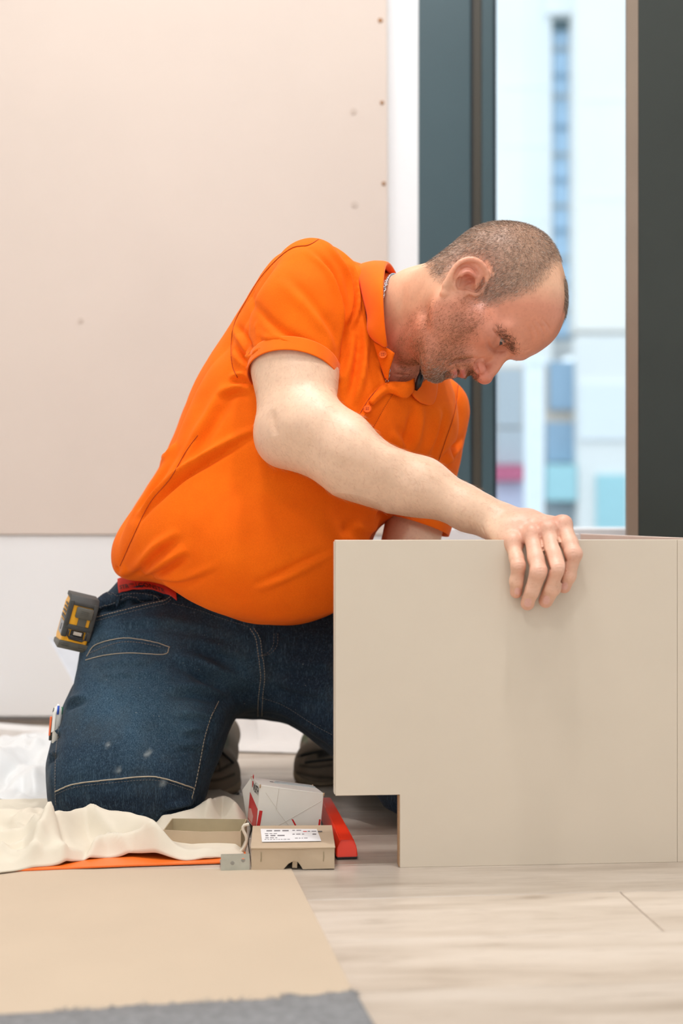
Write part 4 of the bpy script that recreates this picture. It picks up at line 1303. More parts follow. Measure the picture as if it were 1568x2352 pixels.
# ---------------------------------------------------------------- hair, beard, brows, arm hair
def strand_mat():
    n = NT('hair_strands'); n.base(n.attr('Col').outputs['Color']); n.set(rough=0.5, spec=0.35); return n.m
M_HAIR = strand_mat()
def strands(name, surf, wgt, count, length, width, flow, lift, cols, jit=0.35, parent=None):
    """short separate hairs rooted on the surface, flow: tangent direction per vertex"""
    F = surf.F; w = wgt[F].mean(1)
    a = np.linalg.norm(np.cross(surf.V[F[:, 2]] - surf.V[F[:, 0]], surf.V[F[:, 3]] - surf.V[F[:, 1]]), axis=1)
    pr = w * a; pr /= pr.sum()
    fi = nrng.choice(len(F), count, p=pr)
    uv = nrng.random((count, 2)); q = F[fi]
    V4 = surf.V[q]
    p = ((1 - uv[:, :1]) * (1 - uv[:, 1:]) * V4[:, 0] + uv[:, :1] * (1 - uv[:, 1:]) * V4[:, 1] + uv[:, :1] * uv[:, 1:] * V4[:, 2] + (1 - uv[:, :1]) * uv[:, 1:] * V4[:, 3])
    N = surf.N[q[:, 0]]
    t = flow[q[:, 0]] if flow.ndim == 2 else np.tile(flow, (count, 1))
    t = t + nrng.normal(0, jit, (count, 3))
    t = t - N * (t * N).sum(1, keepdims=True); t /= np.linalg.norm(t, axis=1, keepdims=True) + 1e-9
    L = length * (0.6 + 0.7 * nrng.random((count, 1)))
    d = t * np.sqrt(1 - lift ** 2) + N * lift
    side = np.cross(d, nrng.normal(0, 1, (count, 3))); side /= np.linalg.norm(side, axis=1, keepdims=True)
    p0 = p - N * 0.0006
    mid = p0 + d * L * 0.55; tip = mid + (d * 0.8 + t * 0.25 - N * 0.12 * lift) * L * 0.5
    X = np.stack([p0 - side * width / 2, p0 + side * width / 2, mid + side * width * 0.4, mid - side * width * 0.4, tip], 1).reshape(-1, 3)
    k = np.arange(count)[:, None] * 5
    me = mesh_arrays(name, X, [k + np.array([[0, 1, 2, 3]]), k + np.array([[3, 2, 4]])])
    cc = np.array([srgb(*c)[:3] for c in cols])
    ci = cc[nrng.integers(0, len(cc), count)] * (0.8 + 0.4 * nrng.random((count, 1)))
    set_color(me, 'Col', np.repeat(ci, 5, axis=0))
    o = obj(name, me, M_HAIR, parent); o['kind'] = 'stuff'
    return o
top_w = np.clip((hv[:, 2] - 4) / 6, 0, 1)[:, None]
flow_l = np.stack([np.zeros(len(V)), 0.35 + 0.65 * top_w[:, 0], -1.0 + 0.9 * top_w[:, 0]], 1)
flow_w = flow_l @ (HM * 100).T
strands('hair', BODY, hair_m ** 1.2, 46000, 0.0058, 0.00024, flow_w, 0.55, [(116, 94, 78), (140, 114, 94), (98, 82, 72), (168, 144, 124), (204, 188, 172)], 0.45, person)
bf = np.tile(np.array([0, 0.35, -1.0]) @ (HM * 100).T, (len(V), 1))
not_lip = 1 - (np.abs(hv[:, 0]) < 2.2) * (hv[:, 1] > 9.0) * (hv[:, 2] > -7.15) * (hv[:, 2] < -5.05)
beard_d = not_lip * beard_m * (0.45 + 0.55 * np.clip((hv[:, 1] - 2) / 5, 0, 1)) * (0.7 + 0.5 * vnoise(V, 60, 9, 1))
strands('beard', BODY, np.clip(beard_d, 0, 1) ** 1.3, 24000, 0.0046, 0.00024, bf, 0.45, [(146, 92, 60), (166, 106, 70), (116, 76, 52), (196, 150, 112)], 0.5, person)
chin_m = np.exp(-(((hv - np.array([0.6, 9.4, -8.6])) / np.array([2.6, 1.4, 1.5])) ** 2).sum(1)) * is_head
strands('beard', BODY, chin_m, 2600, 0.0062, 0.00028, bf, 0.5, [(206, 192, 178), (150, 120, 98), (120, 86, 64)], 0.5, person)
br = poly_soft(mx, my, BROW_POLY, 6) * is_head * (hv[:, 1] > 4)
brow_flow = np.tile(np.array([0.6, -0.5, 0.4]), (len(V), 1)); brow_flow[hv[:, 0] > 1e9] = 0
strands('eyebrow', BODY, br, 1500, 0.0062, 0.00036, np.array([-0.63, 0.0, 0.77]) , 0.30, [(112, 78, 58), (140, 100, 74), (88, 64, 50)], 0.5, person)
armx = (hx > 585) & (hx < 1180) & (hy > 820) & (hy < 1240) & (V[:, 1] < 2.02) & ~is_head
arm_w = armx * np.clip((hx - 560) / 60, 0, 1) * np.clip((1200 - hx) / 120, 0, 1)
fa = np.where((hy < 960)[:, None], np.array([[0.1, 0, -1.0]]), np.array([[0.75, 0.0, -0.75]]))
strands('arm_hair', BODY, arm_w.astype(float), 4200, 0.012, 0.00011, fa, 0.32, [(196, 146, 104), (220, 176, 136), (176, 124, 86)], 0.4, person)

# ---------------------------------------------------------------- eyes and nails
M_EYE = plain('eye_white', srgb(172, 150, 140), 0.2, 0.03); M_IRIS = plain('dark_grey_iris', srgb(52, 58, 60), 0.12)
for s in (1, -1):
    c = h2w((s * 3.2, 7.16, 0.22))
    b = bmesh.new(); bmesh.ops.create_uvsphere(b, u_segments=64, v_segments=48, radius=0.0119)
    g = HM @ np.array([0, 94.0, -34.0]); g /= np.linalg.norm(g)
    me = bpy.data.meshes.new('eyeball')
    for v_ in b.verts: v_.co += Vector(c)
    b.to_mesh(me); b.free()
    me.materials.append(M_EYE); me.materials.append(M_IRIS)
    for p_ in me.polygons:
        p_.use_smooth = True
        n_ = (np.array(p_.center) - c); n_ /= np.linalg.norm(n_)
        p_.material_index = 1 if n_ @ g > 0.80 else 0
    o = bpy.data.objects.new('eyeball', me); COL.objects.link(o); attach(o, person)
def patch(surf, name, cx, cy, ax, ay, ang, lift, mat, parent, n=9, thick=0.0004):
    """small curved plate lying on a surface"""
    rows = []
    for i in range(n):
        row = []
        for j in range(n):
            u, v_ = 2 * i / (n - 1) - 1, 2 * j / (n - 1) - 1
            u2, v2 = u * math.sqrt(1 - v_ * v_ / 2), v_ * math.sqrt(1 - u * u / 2)
            u2 = math.copysign(abs(u2) ** 0.85, u2); v2 = math.copysign(abs(v2) ** 0.85, v2)
            x, y = u2 * ax, v2 * ay
            p = (cx + x * math.cos(ang) - y * math.sin(ang), cy + x * math.sin(ang) + y * math.cos(ang))
            h = surf.hit(*p)
            if h is None: return None
            e = max(abs(u), abs(v_))
            row.append(h[0] + h[1] * (lift * (1 - 0.9 * e ** 4)))
        rows.append(row)
    o = MB().grid(rows).build(name, mat, parent, True, True)
    return o
M_NAIL = plain('finger_nail', srgb(234, 182, 168), 0.28, 0.04, 300)
for (x, y, a, w, h) in ((1188, 1358, 0.12, 7, 8), (1212, 1384, 0.22, 8.5, 10), (1254, 1378, 0.25, 8.5, 10), (1296, 1346, 0.2, 8, 9)):
    patch(BODY, 'fingernail', x, y, w, h, a, 0.0006, M_NAIL, person)

# ---------------------------------------------------------------- cloth materials
def shirt_mat():
    n = NT('orange_pique')
    v = n.coord('Object')
    f = n.noise(v, 14, 3)
    c = n.ramp(f, [(0.3, (0.94, 0.138, 0.002, 1)), (0.7, (1.0, 0.168, 0.003, 1))])
    f2 = n.noise(v, 700, 2)
    c = n.mix(n.ramp(f2, [(0.35, (0.25,) * 3 + (1,)), (0.6, (0, 0, 0, 1))]), c, (0.72, 0.10, 0.002, 1))
    n.base(c); n.set(rough=0.85, spec=0.15, sheen=0.10)
    n.b.inputs['Sheen Tint'].default_value = (1, 0.55, 0.2, 1)
    vo = n.n.new('ShaderNodeTexVoronoi'); vo.inputs['Scale'].default_value = 650
    n.link(v, vo.inputs['Vector'])
    n.bump(vo.outputs['Distance'], 0.30, 0.0005)
    return n.m
M_SHIRT = shirt_mat()
def rib_mat():
    n = NT('orange_rib_knit')
    v = n.coord('Object')
    c = n.ramp(n.noise(v, 20, 3), [(0.3, (0.94, 0.145, 0.002, 1)), (0.7, (1.0, 0.175, 0.003, 1))])
    n.base(c); n.set(rough=0.85, spec=0.15, sheen=0.1)
    n.bump(n.noise(v, 900, 2), 0.3, 0.0005)
    return n.m
M_RIB = rib_mat()
def denim_mat():
    n = NT('blue_denim')
    fade = n.attr('fade').outputs['Fac']
    v = n.coord('Object')
    twill = n.noise(n.coord('Object', (1, 1, 0.25), (0, 0.5, 0)), 1100, 2, 0.7)
    slub = n.noise(n.coord('Object', (1, 1, 0.08)), 420, 3, 0.7)
    dark = n.ramp(twill, [(0.30, srgb(14, 24, 36)), (0.55, srgb(28, 44, 60)), (0.78, srgb(62, 84, 104))])
    light = n.ramp(twill, [(0.30, srgb(36, 62, 82)), (0.55, srgb(64, 95, 115)), (0.78, srgb(116, 143, 158))])
    c = n.mix(fade, dark, light)
    c = n.mix(n.ramp(slub, [(0.52, (0, 0, 0, 1)), (0.75, (0.35,) * 3 + (1,))]), c, srgb(98, 124, 140))
    grime = n.noise(n.coord('Object', (1, 1, 1)), 16, 4)
    c = n.mix(n.ramp(grime, [(0.5, (0, 0, 0, 1)), (0.8, (0.35,) * 3 + (1,))]), c, srgb(72, 76, 72))
    sp = n.noise(v, 240, 1)
    c = n.mix(n.ramp(sp, [(0.78, (0, 0, 0, 1)), (0.82, (0.5,) * 3 + (1,))]), c, srgb(176, 176, 166))
    c = n.mix(n.attr('paint').outputs['Fac'], c, srgb(150, 158, 158))
    n.base(c); n.set(rough=0.85, spec=0.2, sheen=0.05)
    n.bump(twill, 0.35, 0.0005)
    return n.m
M_DENIM = denim_mat()
sme = mesh_arrays('shirt', SHIRT.V, SHIRT.F); shirt = obj('shirt', sme, M_SHIRT, person)
JV = JEANS.V; jx, jy = to_px(JV)
fade = 0.10 + 0.55 * np.exp(-(((jx - 300) / 120) ** 2 + ((jy - 1610) / 130) ** 2)) + 0.55 * np.exp(-(((jx - 430) / 50) ** 2 + ((jy - 1650) / 70) ** 2)) + 0.30 * np.exp(-(((jx - 520) / 50) ** 2 + ((jy - 1560) / 40) ** 2)) \
    + 0.25 * np.exp(-(((jx - 300) / 130) ** 2 + ((jy - 1450) / 30) ** 2)) + 0.20 * np.exp(-(((jx - 540) / 60) ** 2 + ((jy - 1520) / 50) ** 2)) \
    - 0.12 * np.clip((jy - 1800) / 40, 0, 1) - 0.10 * np.clip((jx - 600) / 60, 0, 1)
fade = fade + 0.10 * vnoise(JV, 22, 4.0, 3)
paint = np.zeros(len(JV))
for (x, y, r) in ((336, 1734, 4), (341, 1729, 4), (346, 1725, 3), (272, 1768, 4), (270, 1773, 3), (248, 1711, 4), (374, 1798, 6)):
    h = JEANS.hit(x, y)
    if h is not None: paint += 0.75 * np.exp(-(np.linalg.norm(JV - h[0], axis=1) / (r * 0.00065)) ** 2)
jme = mesh_arrays('jeans', JV, JEANS.F); set_float(jme, 'fade', np.clip(fade, 0, 1)); set_float(jme, 'paint', np.clip(paint, 0, 1)); jeans = obj('jeans', jme, M_DENIM, person)
def sheet(name, rows, mat, parent, thick=0.0018, sub=2):
    o = MB().grid(rows).build(name, mat, parent, True, True)
    if sub:
        m2 = o.modifiers.new('round', 'SUBSURF'); m2.levels = sub; m2.render_levels = sub; m2.boundary_smooth = 'PRESERVE_CORNERS'
    m = o.modifiers.new('thickness', 'SOLIDIFY'); m.thickness = thick; m.offset = 0
    return o
def on_jeans(p, off):
    h = JEANS.hit(*p)
    return (h[0] + h[1] * off) if h is not None else None
M_STITCH = plain('tan_thread', srgb(168, 156, 136), 0.8, 0.1, 200)
M_STITCH2 = plain('dull_thread', srgb(112, 108, 104), 0.8, 0.1, 200)
def stitches(surf, path, mat, parent, r=0.0006, dash=0.0030, gap=0.0013, lift=0.0005, solid=False, name='stitching'):
    Q, N = surf.line(path, 4)
    if len(Q) < 3: return
    Q = Q + N * lift
    b = MB()
    if solid: b.tube(list(Q), r, 6)
    else:
        L = np.concatenate([[0], np.cumsum(np.linalg.norm(np.diff(Q, axis=0), axis=1))])
        s = 0.0
        at = lambda t: np.array([np.interp(t, L, Q[:, k]) for k in range(3)])
        while s + dash < L[-1]:
            b.tube([at(s) , at(s + dash * 0.5) + 0.0002 * np.array([0, -1, 0]), at(s + dash)], [r * 0.7, r, r * 0.7], 5); s += dash + gap
    o = b.build(name, mat, parent, True); o['kind'] = 'stuff'
    return o
stitches(JEANS, KNEE, M_STITCH, jeans, 0.0010, solid=True); stitches(JEANS, [(x, y + 7) for x, y in KNEE], M_STITCH2, jeans, 0.0004)
stitches(JEANS, INSEAM, M_STITCH, jeans, 0.0007, 0.004); stitches(JEANS, OUTSEAM, M_STITCH2, jeans, 0.0006)
stitches(JEANS, [(445, 1810), (440, 1838)], M_STITCH, jeans, 0.0005)
for w_ in (WELT, WELT2): stitches(JEANS, w_, M_STITCH, jeans, 0.0007, solid=True)
stitches(JEANS, WELT3, M_STITCH2, jeans, 0.0006); stitches(JEANS, PCK, M_STITCH, jeans, 0.0006); stitches(JEANS, [(x, y + 8) for x, y in PCK], M_STITCH2, jeans, 0.0005)
stitches(JEANS, FLY, M_STITCH, jeans, 0.0006); stitches(JEANS, [(x + 9, y) for x, y in FLY], M_STITCH, jeans, 0.0005)
stitches(JEANS, JST, M_STITCH2, jeans, 0.0005); stitches(JEANS, [(x - 9, y) for x, y in JST], M_STITCH2, jeans, 0.0005); stitches(JEANS, FARIN, M_STITCH2, jeans, 0.0005)
WB0 = [(230, 1384), (250, 1369), (285, 1360), (320, 1358), (350, 1361), (376, 1369)]; WB1 = [(226, 1408), (250, 1392), (285, 1381), (320, 1376), (346, 1375), (370, 1378)]
WB0 = catmull(WB0, 22); WB1 = catmull(WB1, 22)
wbr = [[on_jeans(p, o_) for p in r_] for r_, o_ in ((WB0, 0.006), ([((a + c_) / 2, (b_ + d_) / 2) for (a, b_), (c_, d_) in zip(WB0, WB1)], 0.008), (WB1, 0.005))]
wok = [i for i in range(22) if all(r_[i] is not None for r_ in wbr)]; wbr = [[r_[i] for i in wok] for r_ in wbr]
sheet('waistband', wbr, M_DENIM, jeans, 0.0045, 2)
for off_ in (2, 19): stitches(JEANS, [(x + 2, y + off_) for x, y in WB0], M_STITCH2, jeans, 0.0005, lift=0.0092 if off_ == 19 else 0.0098)
lp = [[on_jeans(p, 0.011) for p in r_] for r_ in ([(272, 1366), (282, 1363)], [(271, 1378), (281, 1375)], [(272, 1392), (282, 1389)])]
if all(p is not None for r_ in lp for p in r_): sheet('belt_loop', lp, M_DENIM, jeans, 0.003, 1)
stitches(JEANS, [(395, 1386), (450, 1400), (520, 1424), (574, 1440)], M_STITCH2, jeans, 0.0004)
M_OST = plain('dark_orange_thread', (0.42, 0.05, 0.002, 1), 0.9)
for p_ in SEAMS: stitches(SHIRT, p_, M_OST, shirt, 0.0005, solid=True, lift=0.0004)
stitches(SHIRT, CUFFL, M_OST, shirt, 0.0005, solid=True, lift=0.0)
stitches(SHIRT, [(x + 9, y + 6) for x, y in PLK[0]], M_OST, shirt, 0.0004, 0.0018, 0.001, 0.0002); stitches(SHIRT, PLK[0], M_OST, shirt, 0.0006, solid=True, lift=0.0)
stitches(SHIRT, PLK[1], M_OST, shirt, 0.0004, 0.0018, 0.001, 0.0001)

# ---------------------------------------------------------------- collar, plackets, buttons
def sY(px, py, d, off=0.004, s=None):
    h = (s or SHIRT).hit(px, py)
    return (h[0][1] - off) if h is not None else d
# (outer edge, fold edge) round the neck from the near point to the far point
SEC = [((876, 792, 1.956), (888, 796, 1.950)), ((853, 780, 1.960), (887, 786, 1.944)), ((841, 757, 1.963), (884, 764, 1.941)), ((846, 732, 1.966), (881, 735, 1.940)),
       ((838, 702, 1.975), (879, 700, 1.941)), ((829, 665, 1.990), (878, 662, 1.948)), ((822, 634, 2.012), (880, 634, 1.966)), ((821, 604, 2.050), (884, 607, 2.000)),
       ((846, 606, 2.090), (891, 599, 2.045)), ((884, 640, 2.150), (905, 616, 2.095)), ((912, 700, 2.175), (921, 655, 2.125)), ((950, 780, 2.17), (945, 720, 2.110)),
       ((985, 840, 2.13), (958, 790, 2.065)), ((1005, 862, 2.085), (964, 838, 2.030)), ((1004, 905, 2.050), (961, 868, 2.010)), ((994, 936, 2.040), (950, 902, 2.006)), ((968, 924, 2.036), (946, 905, 2.008))]
NC = P(905, 740, 2.03)
rows = []
for (o_, f_) in SEC:
    a, b = P(*o_), P(*f_)
    if SEC.index((o_, f_)) >= 12:
        a, b = [P(p_[0], p_[1], min(p_[2], sY(p_[0], p_[1], 9.0, o2))) for p_, o2 in ((o_, 0.004), (f_, 0.010))]
    inn = (NC - b); inn /= np.linalg.norm(inn)
    mid = a * 0.45 + b * 0.55 - inn * 0.004 * 1.0
    dn = (a - b); dn /= np.linalg.norm(dn)
    rows.append([a, a * 0.75 + b * 0.25 - inn * 0.003, mid, b - inn * 0.0015, b + inn * 0.004 - dn * 0.001, b + inn * 0.006 + dn * 0.018])
collar = sheet('collar', rows, M_RIB, shirt)
# near button stand
prows = [[P(858, 786, 1.962), P(880, 792, 1.956), P(906, 811, 1.952)], [P(866, 812, 1.962), P(884, 820, 1.956), P(900, 832, 1.954)], [P(874, 840, 1.964), P(886, 846, 1.960), P(893, 852, 1.960)],
         [P(884, 868, 1.968), P(888, 870, 1.966), P(891, 874, 1.966)]]
stand = sheet('button_stand', prows, M_SHIRT, shirt)
# placket top folding open below the throat
pp = [[P(846, 924, sY(846, 924, 1.99, .002)), P(866, 894, sY(866, 894, 1.99, .006)), P(884, 878, 1.975), P(906, 876, 1.972), P(934, 880, 1.975), P(951, 868, 1.985)],
      [P(852, 928, sY(852, 928, 1.99, .003)), P(870, 904, sY(870, 904, 1.99, .012)), P(888, 889, 1.966), P(910, 893, 1.963), P(932, 900, 1.967), P(952, 884, 1.982)],
      [P(856, 932, sY(856, 932, 1.99, .002)), P(874, 914, sY(874, 914, 1.99, .006)), P(890, 900, 1.972), P(914, 909, 1.968), P(932, 920, 1.970), P(949, 898, 1.984)]]
flap = sheet('placket_flap', pp, M_SHIRT, shirt)
M_BUTTON = plain('orange_button', (0.95, 0.14, 0.006, 1), 0.5, 0.03, spec=0.25)
M_HOLE = plain('button_thread', (0.35, 0.03, 0.005, 1), 0.8)
def button(c, n, r=0.0058):
    n = np.asarray(n, float) / np.linalg.norm(n); c = np.asarray(c)
    b = MB(); b.tube([c - n * 0.0005, c + n * 0.0012, c + n * 0.0020, c + n * 0.0020, c + n * 0.0015], [r, r, r * 0.92, r * 0.74, r * 0.64], 24)
    o = smooth_by_angle(b.build('button', M_BUTTON, shirt, False, True), 30)
    u = np.cross(n, [0, 0, 1.0]); u /= np.linalg.norm(u); w = np.cross(n, u)
    t = MB()
    for a_, b_ in ((1, 1), (-1, 1), (1, -1), (-1, -1)):
        p = c + u * a_ * 0.0012 + w * b_ * 0.0012
        t.tube([p + n * 0.0010, p + n * 0.0023], 0.0008, 6)
    t.build('button_thread', M_HOLE, o)
button(P(879, 815, 1.9535), (-0.15, -1, 0.25)); h = SHIRT.hit(844, 940); button(h[0] + h[1] * 0.0005, h[1])
# cuff bands: ribbed rings round the sleeve ends
def cuff_ring(c, n, ru, rv, w, name='cuff'):
    n = np.asarray(n, float) / np.linalg.norm(n)
    u = np.cross(n, [0, 1, 0.05]); u /= np.linalg.norm(u); v = np.cross(n, u)
    rows = []
    for k in range(41):
        a = 2 * math.pi * k / 40
        e = u * math.cos(a) * ru + v * math.sin(a) * rv
        rows.append([c + e * 1.0 - n * w, c + e * 1.002 - n * w * 0.85, c + e * 1.0 - n * w * 0.5, c + e * 1.0 - n * w * 0.1, c + e * 0.995])
    return sheet(name, rows, M_RIB, shirt, 0.0016, 1)

cuff_ring(RING1, NR1, 0.0628, 0.0655, 0.022)
cuff_ring(RING2, NR2, 0.0500, 0.0560, 0.018)

# ---------------------------------------------------------------- necklace, throat clip, waistband of the underwear
M_SILVER = plain('silver_chain', srgb(200, 204, 210), 0.22, 0.05, 400, metal=1.0)
ch = [P(918, 634, 2.075), P(906, 631, 2.045), P(897, 632, 2.01), P(891, 640, 1.985), P(885, 655, 1.968), P(880, 676, 1.958), P(876, 700, 1.954), P(874, 730, 1.956), P(878, 765, 1.962), P(886, 800, 1.968), P(893, 845, 1.966), P(888, 878, 1.974)]
b = MB(); cp = catmull(ch, 66)
for i in range(len(cp) - 1):
    t = cp[i + 1] - cp[i]; t /= np.linalg.norm(t)
    u = np.cross(t, [0.3, 0.5, 0.8]); u /= np.linalg.norm(u)
    if i % 2: u = np.cross(t, u)
    c0 = (cp[i] + cp[i + 1]) / 2
    b.tube([c0 + t * 0.0031 * math.cos(a) + u * 0.0019 * math.sin(a) for a in np.linspace(0, 2 * math.pi, 9)], 0.00075, 5, False)
tag(b.build('necklace', M_SILVER, person, True), 'silver curb chain')
M_BLK = plain('black_plastic', srgb(24, 28, 30), 0.35)
b = MB(); b.tube([P(967, 838, 1.985), P(966, 856, 1.983), P(965, 868, 1.982), P(960, 884, 1.984), P(955, 896, 1.988)], [0.0015, 0.0022, 0.0050, 0.0048, 0.002], 10)
tag(b.build('neck_clip', M_BLK, person, True), 'small black clip hanging at the throat')

def text_tris(body, bold=0.0):
    """flat lettering as unit-height vertices (x right, y up) and triangles"""
    cu = bpy.data.curves.new('t', 'FONT'); cu.body = body; cu.offset = bold; cu.resolution_u = 3
    o = bpy.data.objects.new('t', cu); COL.objects.link(o)
    dg = bpy.context.evaluated_depsgraph_get()
    me = o.evaluated_get(dg).to_mesh()
    bm = bmesh.new(); bm.from_mesh(me); bmesh.ops.triangulate(bm, faces=bm.faces[:])
    bmesh.ops.subdivide_edges(bm, edges=[e for e in bm.edges if e.calc_length() > 0.2], cuts=1)
    bmesh.ops.triangulate(bm, faces=bm.faces[:])
    V_ = np.array([v.co[:2] for v in bm.verts]); F_ = np.array([[v.index for v in f.verts] for f in bm.faces])
    bm.free(); o.evaluated_get(dg).to_mesh_clear(); bpy.data.objects.remove(o); bpy.data.curves.remove(cu)
    V_ = V_ - V_.min(0); V_ = V_ / V_[:, 1].max()
    return V_, F_
def lettering(name, body, org, ux, uy, h, mat, parent, bold=0.02, lift=None, squash=1.0):
    V_, F_ = text_tris(body, bold)
    org, ux, uy = [np.asarray(a, float) for a in (org, ux, uy)]
    ux = ux / np.linalg.norm(ux); uy = uy / np.linalg.norm(uy)
    n = np.cross(ux, uy)
    X = org + V_[:, :1] * h * squash * ux + V_[:, 1:] * h * uy + n * 0.0003
    return obj(name, mesh_arrays(name, X, F_, False), mat, parent)
M_RED = plain('red_elastic', srgb(206, 44, 22), 0.7, 0.05, 200); M_INK = plain('black_print', srgb(34, 24, 24), 0.7)
top = [(268, 1336), (285, 1330), (310, 1328), (340, 1331), (365, 1340), (388, 1352), (404, 1364)]
bot = [(268, 1364), (288, 1357), (312, 1353), (342, 1353), (366, 1359), (390, 1370), (406, 1382)]
top = catmull(top, 24); bot = catmull(bot, 24)
band_rows = [[on_jeans(p, o_) for p in r_] for r_, o_ in ((top, 0.0035), ([((a + c_) / 2, (b_ + d_) / 2) for (a, b_), (c_, d_) in zip(top, bot)], 0.0048), (bot, 0.0030))]
ok = [i for i in range(24) if all(r_[i] is not None for r_ in band_rows)]
band_rows = [[r_[i] for i in ok] for r_ in band_rows]
uband = sheet('underwear_band', band_rows, M_RED, person, 0.0015, 2)
T = np.array([catmull(r, 60) for r in (band_rows[0], band_rows[2])])
def band_text(body, u0, v0, hgt, squash=1.0):
    V_, F_ = text_tris(body, 0.015)
    Ltop = np.concatenate([[0], np.cumsum(np.linalg.norm(np.diff(T[0], axis=0), axis=1))]); Hh = np.linalg.norm(T[0][30] - T[1][30])
    u = u0 + V_[:, 0] * hgt * squash; v = v0 + V_[:, 1] * hgt
    X = np.stack([np.interp(u, Ltop, T[0][:, k]) * np.clip(v / Hh, 0, 1) + np.interp(u, Ltop, T[1][:, k]) * (1 - np.clip(v / Hh, 0, 1)) for k in range(3)], 1)
    X[:, 1] -= 0.0060
    obj('lettering', mesh_arrays('lettering', X, F_, False), M_INK, uband)
band_text('STR', 0.004, 0.0050, 0.0075); band_text('|', 0.034, 0.0025, 0.0115, 0.8); band_text('CONSTR', 0.038, 0.0038, 0.0095, 0.92); band_text('2000', 0.021, 0.0090, 0.0036)
# ================================================================== shoes
def shoe(pc, pu, pa, Y0, polys, lines):
    """toe-tucked trainer: pc toe centre, pu instep, pa ankle (pixel, Y)"""
    e = empty('shoe', tuple(FL(pc[0], pc[1] + 40))); attach(e, None)
    c, u, a = P(*pc), P(*pu), P(*pa)
    lo = np.minimum(np.minimum(c, u), a) - 0.075; hi = np.maximum(np.maximum(c, u), a) + 0.075
    lo[2] = -0.012
    f = Field(lo, hi, 0.0025)
    f.ell(c, (0.043, 0.046, 0.044), 0.01)
    f.cone(c, u, 0.040, 0.037, 0.02); f.cone(u, a, 0.037, 0.039, 0.02)
    f.ell(u + np.array([0, -0.012, 0.002]), (0.024, 0.016, 0.036), 0.015)
    f.half((0, 0, 0.006), (0, 0, -1.0), 0.004)
    V, F = f.mesh(); V = relax(V, F, 2); S_ = Surf(V, F).refresh()
    S_.strokes([(l, w, d) for l, w, d in lines])
    x, y = to_px(S_.V)
    CC = np.tile(np.array(srgb(136, 122, 106)[:3]), (len(S_.V), 1)) * (1 + 0.10 * vnoise(S_.V, 60, 7, 3))[:, None]
    for pl, col in polys:
        m = poly_soft(x, y, pl, 4)[:, None]; CC = CC * (1 - m) + np.array(srgb(*col)[:3]) * m
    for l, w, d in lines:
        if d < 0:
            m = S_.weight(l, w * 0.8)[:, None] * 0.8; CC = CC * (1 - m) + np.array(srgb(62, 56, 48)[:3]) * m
    me = mesh_arrays('upper', S_.V, S_.F); set_color(me, 'Col', np.clip(CC, 0, 1))
    up = obj('upper', me, M_SHOE)
    g = Field(lo, hi, 0.0028)
    g.ell(c + np.array([0, 0.004, -0.012]), (0.0475, 0.052, 0.036), 0.01)
    g.cone(c + np.array([0, 0.03, 0.0]), a + np.array([0, 0.045, -0.02]), 0.030, 0.030, 0.01, flat=(0, 0.8, 0.6), fs=0.5)
    g.half(c + np.array([0, 0, 0.004]), (0, -0.45, 0.9), 0.004)
    g.half((0, 0, 0.0), (0, 0, -1.0), 0.003)
    V, F = g.mesh(); V = relax(V, F, 2)
    so = obj('sole', mesh_arrays('sole', V, F), M_SOLE)
    return e, up, so, S_
def shoe_mat():
    n = NT('worn_suede'); n.base(n.attr('Col').outputs['Color']); n.set(rough=0.8, spec=0.25)
    n.bump(n.noise(n.coord('Object'), 300, 4), 0.3, 0.001); return n.m
M_SHOE = shoe_mat(); M_SOLE = plain('tan_rubber_sole', srgb(150, 132, 108), 0.75, 0.15, 40, 0.2, 300)
M_LACE = plain('dark_lace', srgb(52, 50, 46), 0.8)
for (pc, pu, pa, polys, lines, laces, nm) in (
    ((486, 1782, 2.285), (490, 1728, 2.37), (500, 1688, 2.44),
     [([(505, 1684), (527, 1684), (524, 1722), (508, 1716)], (110, 112, 96)), ([(470, 1750), (498, 1752), (496, 1766), (472, 1764)], (40, 38, 34)),
      ([(462, 1700), (486, 1700), (490, 1746), (470, 1742)], (70, 62, 54))],
     [([(462, 1776), (495, 1772), (535, 1752)], 0.003, -0.003), ([(470, 1795), (505, 1790), (538, 1778)], 0.003, -0.002), ([(500, 1742), (505, 1772)], 0.002, -0.002), ([(520, 1755), (530, 1774)], 0.004, 0.003)],
     [[(494, 1712), (512, 1732), (535, 1753)], [(476, 1722), (490, 1740), (500, 1756)]], 'shoe'),
    ((738, 1760, 2.375), (744, 1716, 2.45), (752, 1676, 2.52),
     [([(686, 1684), (708, 1684), (706, 1708), (690, 1702)], (110, 116, 92)), ([(726, 1728), (768, 1716), (772, 1734), (730, 1742)], (58, 54, 48))],
     [([(684, 1738), (712, 1730), (745, 1724)], 0.003, -0.003), ([(680, 1774), (720, 1784), (772, 1788)], 0.003, -0.003), ([(688, 1758), (720, 1762), (760, 1758)], 0.003, -0.002), ([(690, 1768), (700, 1752), (702, 1736)], 0.004, 0.003)],
     [[(690, 1736), (716, 1730), (742, 1726)], [(700, 1752), (730, 1748), (764, 1744)]], 'shoe')):
    e, up, so, S_ = shoe(pc, pu, pa, None, polys, lines)
    up.name = 'shoe'; up.data.name = 'shoe'
    bpy.data.objects.remove(e)
    attach(up, person); attach(so, up)
    for l in laces:
        Q, N = S_.line(l, 4)
        if len(Q) > 2: MB().tube(list(Q + N * 0.001), 0.0022, 6).build('lace', M_LACE, up, True)

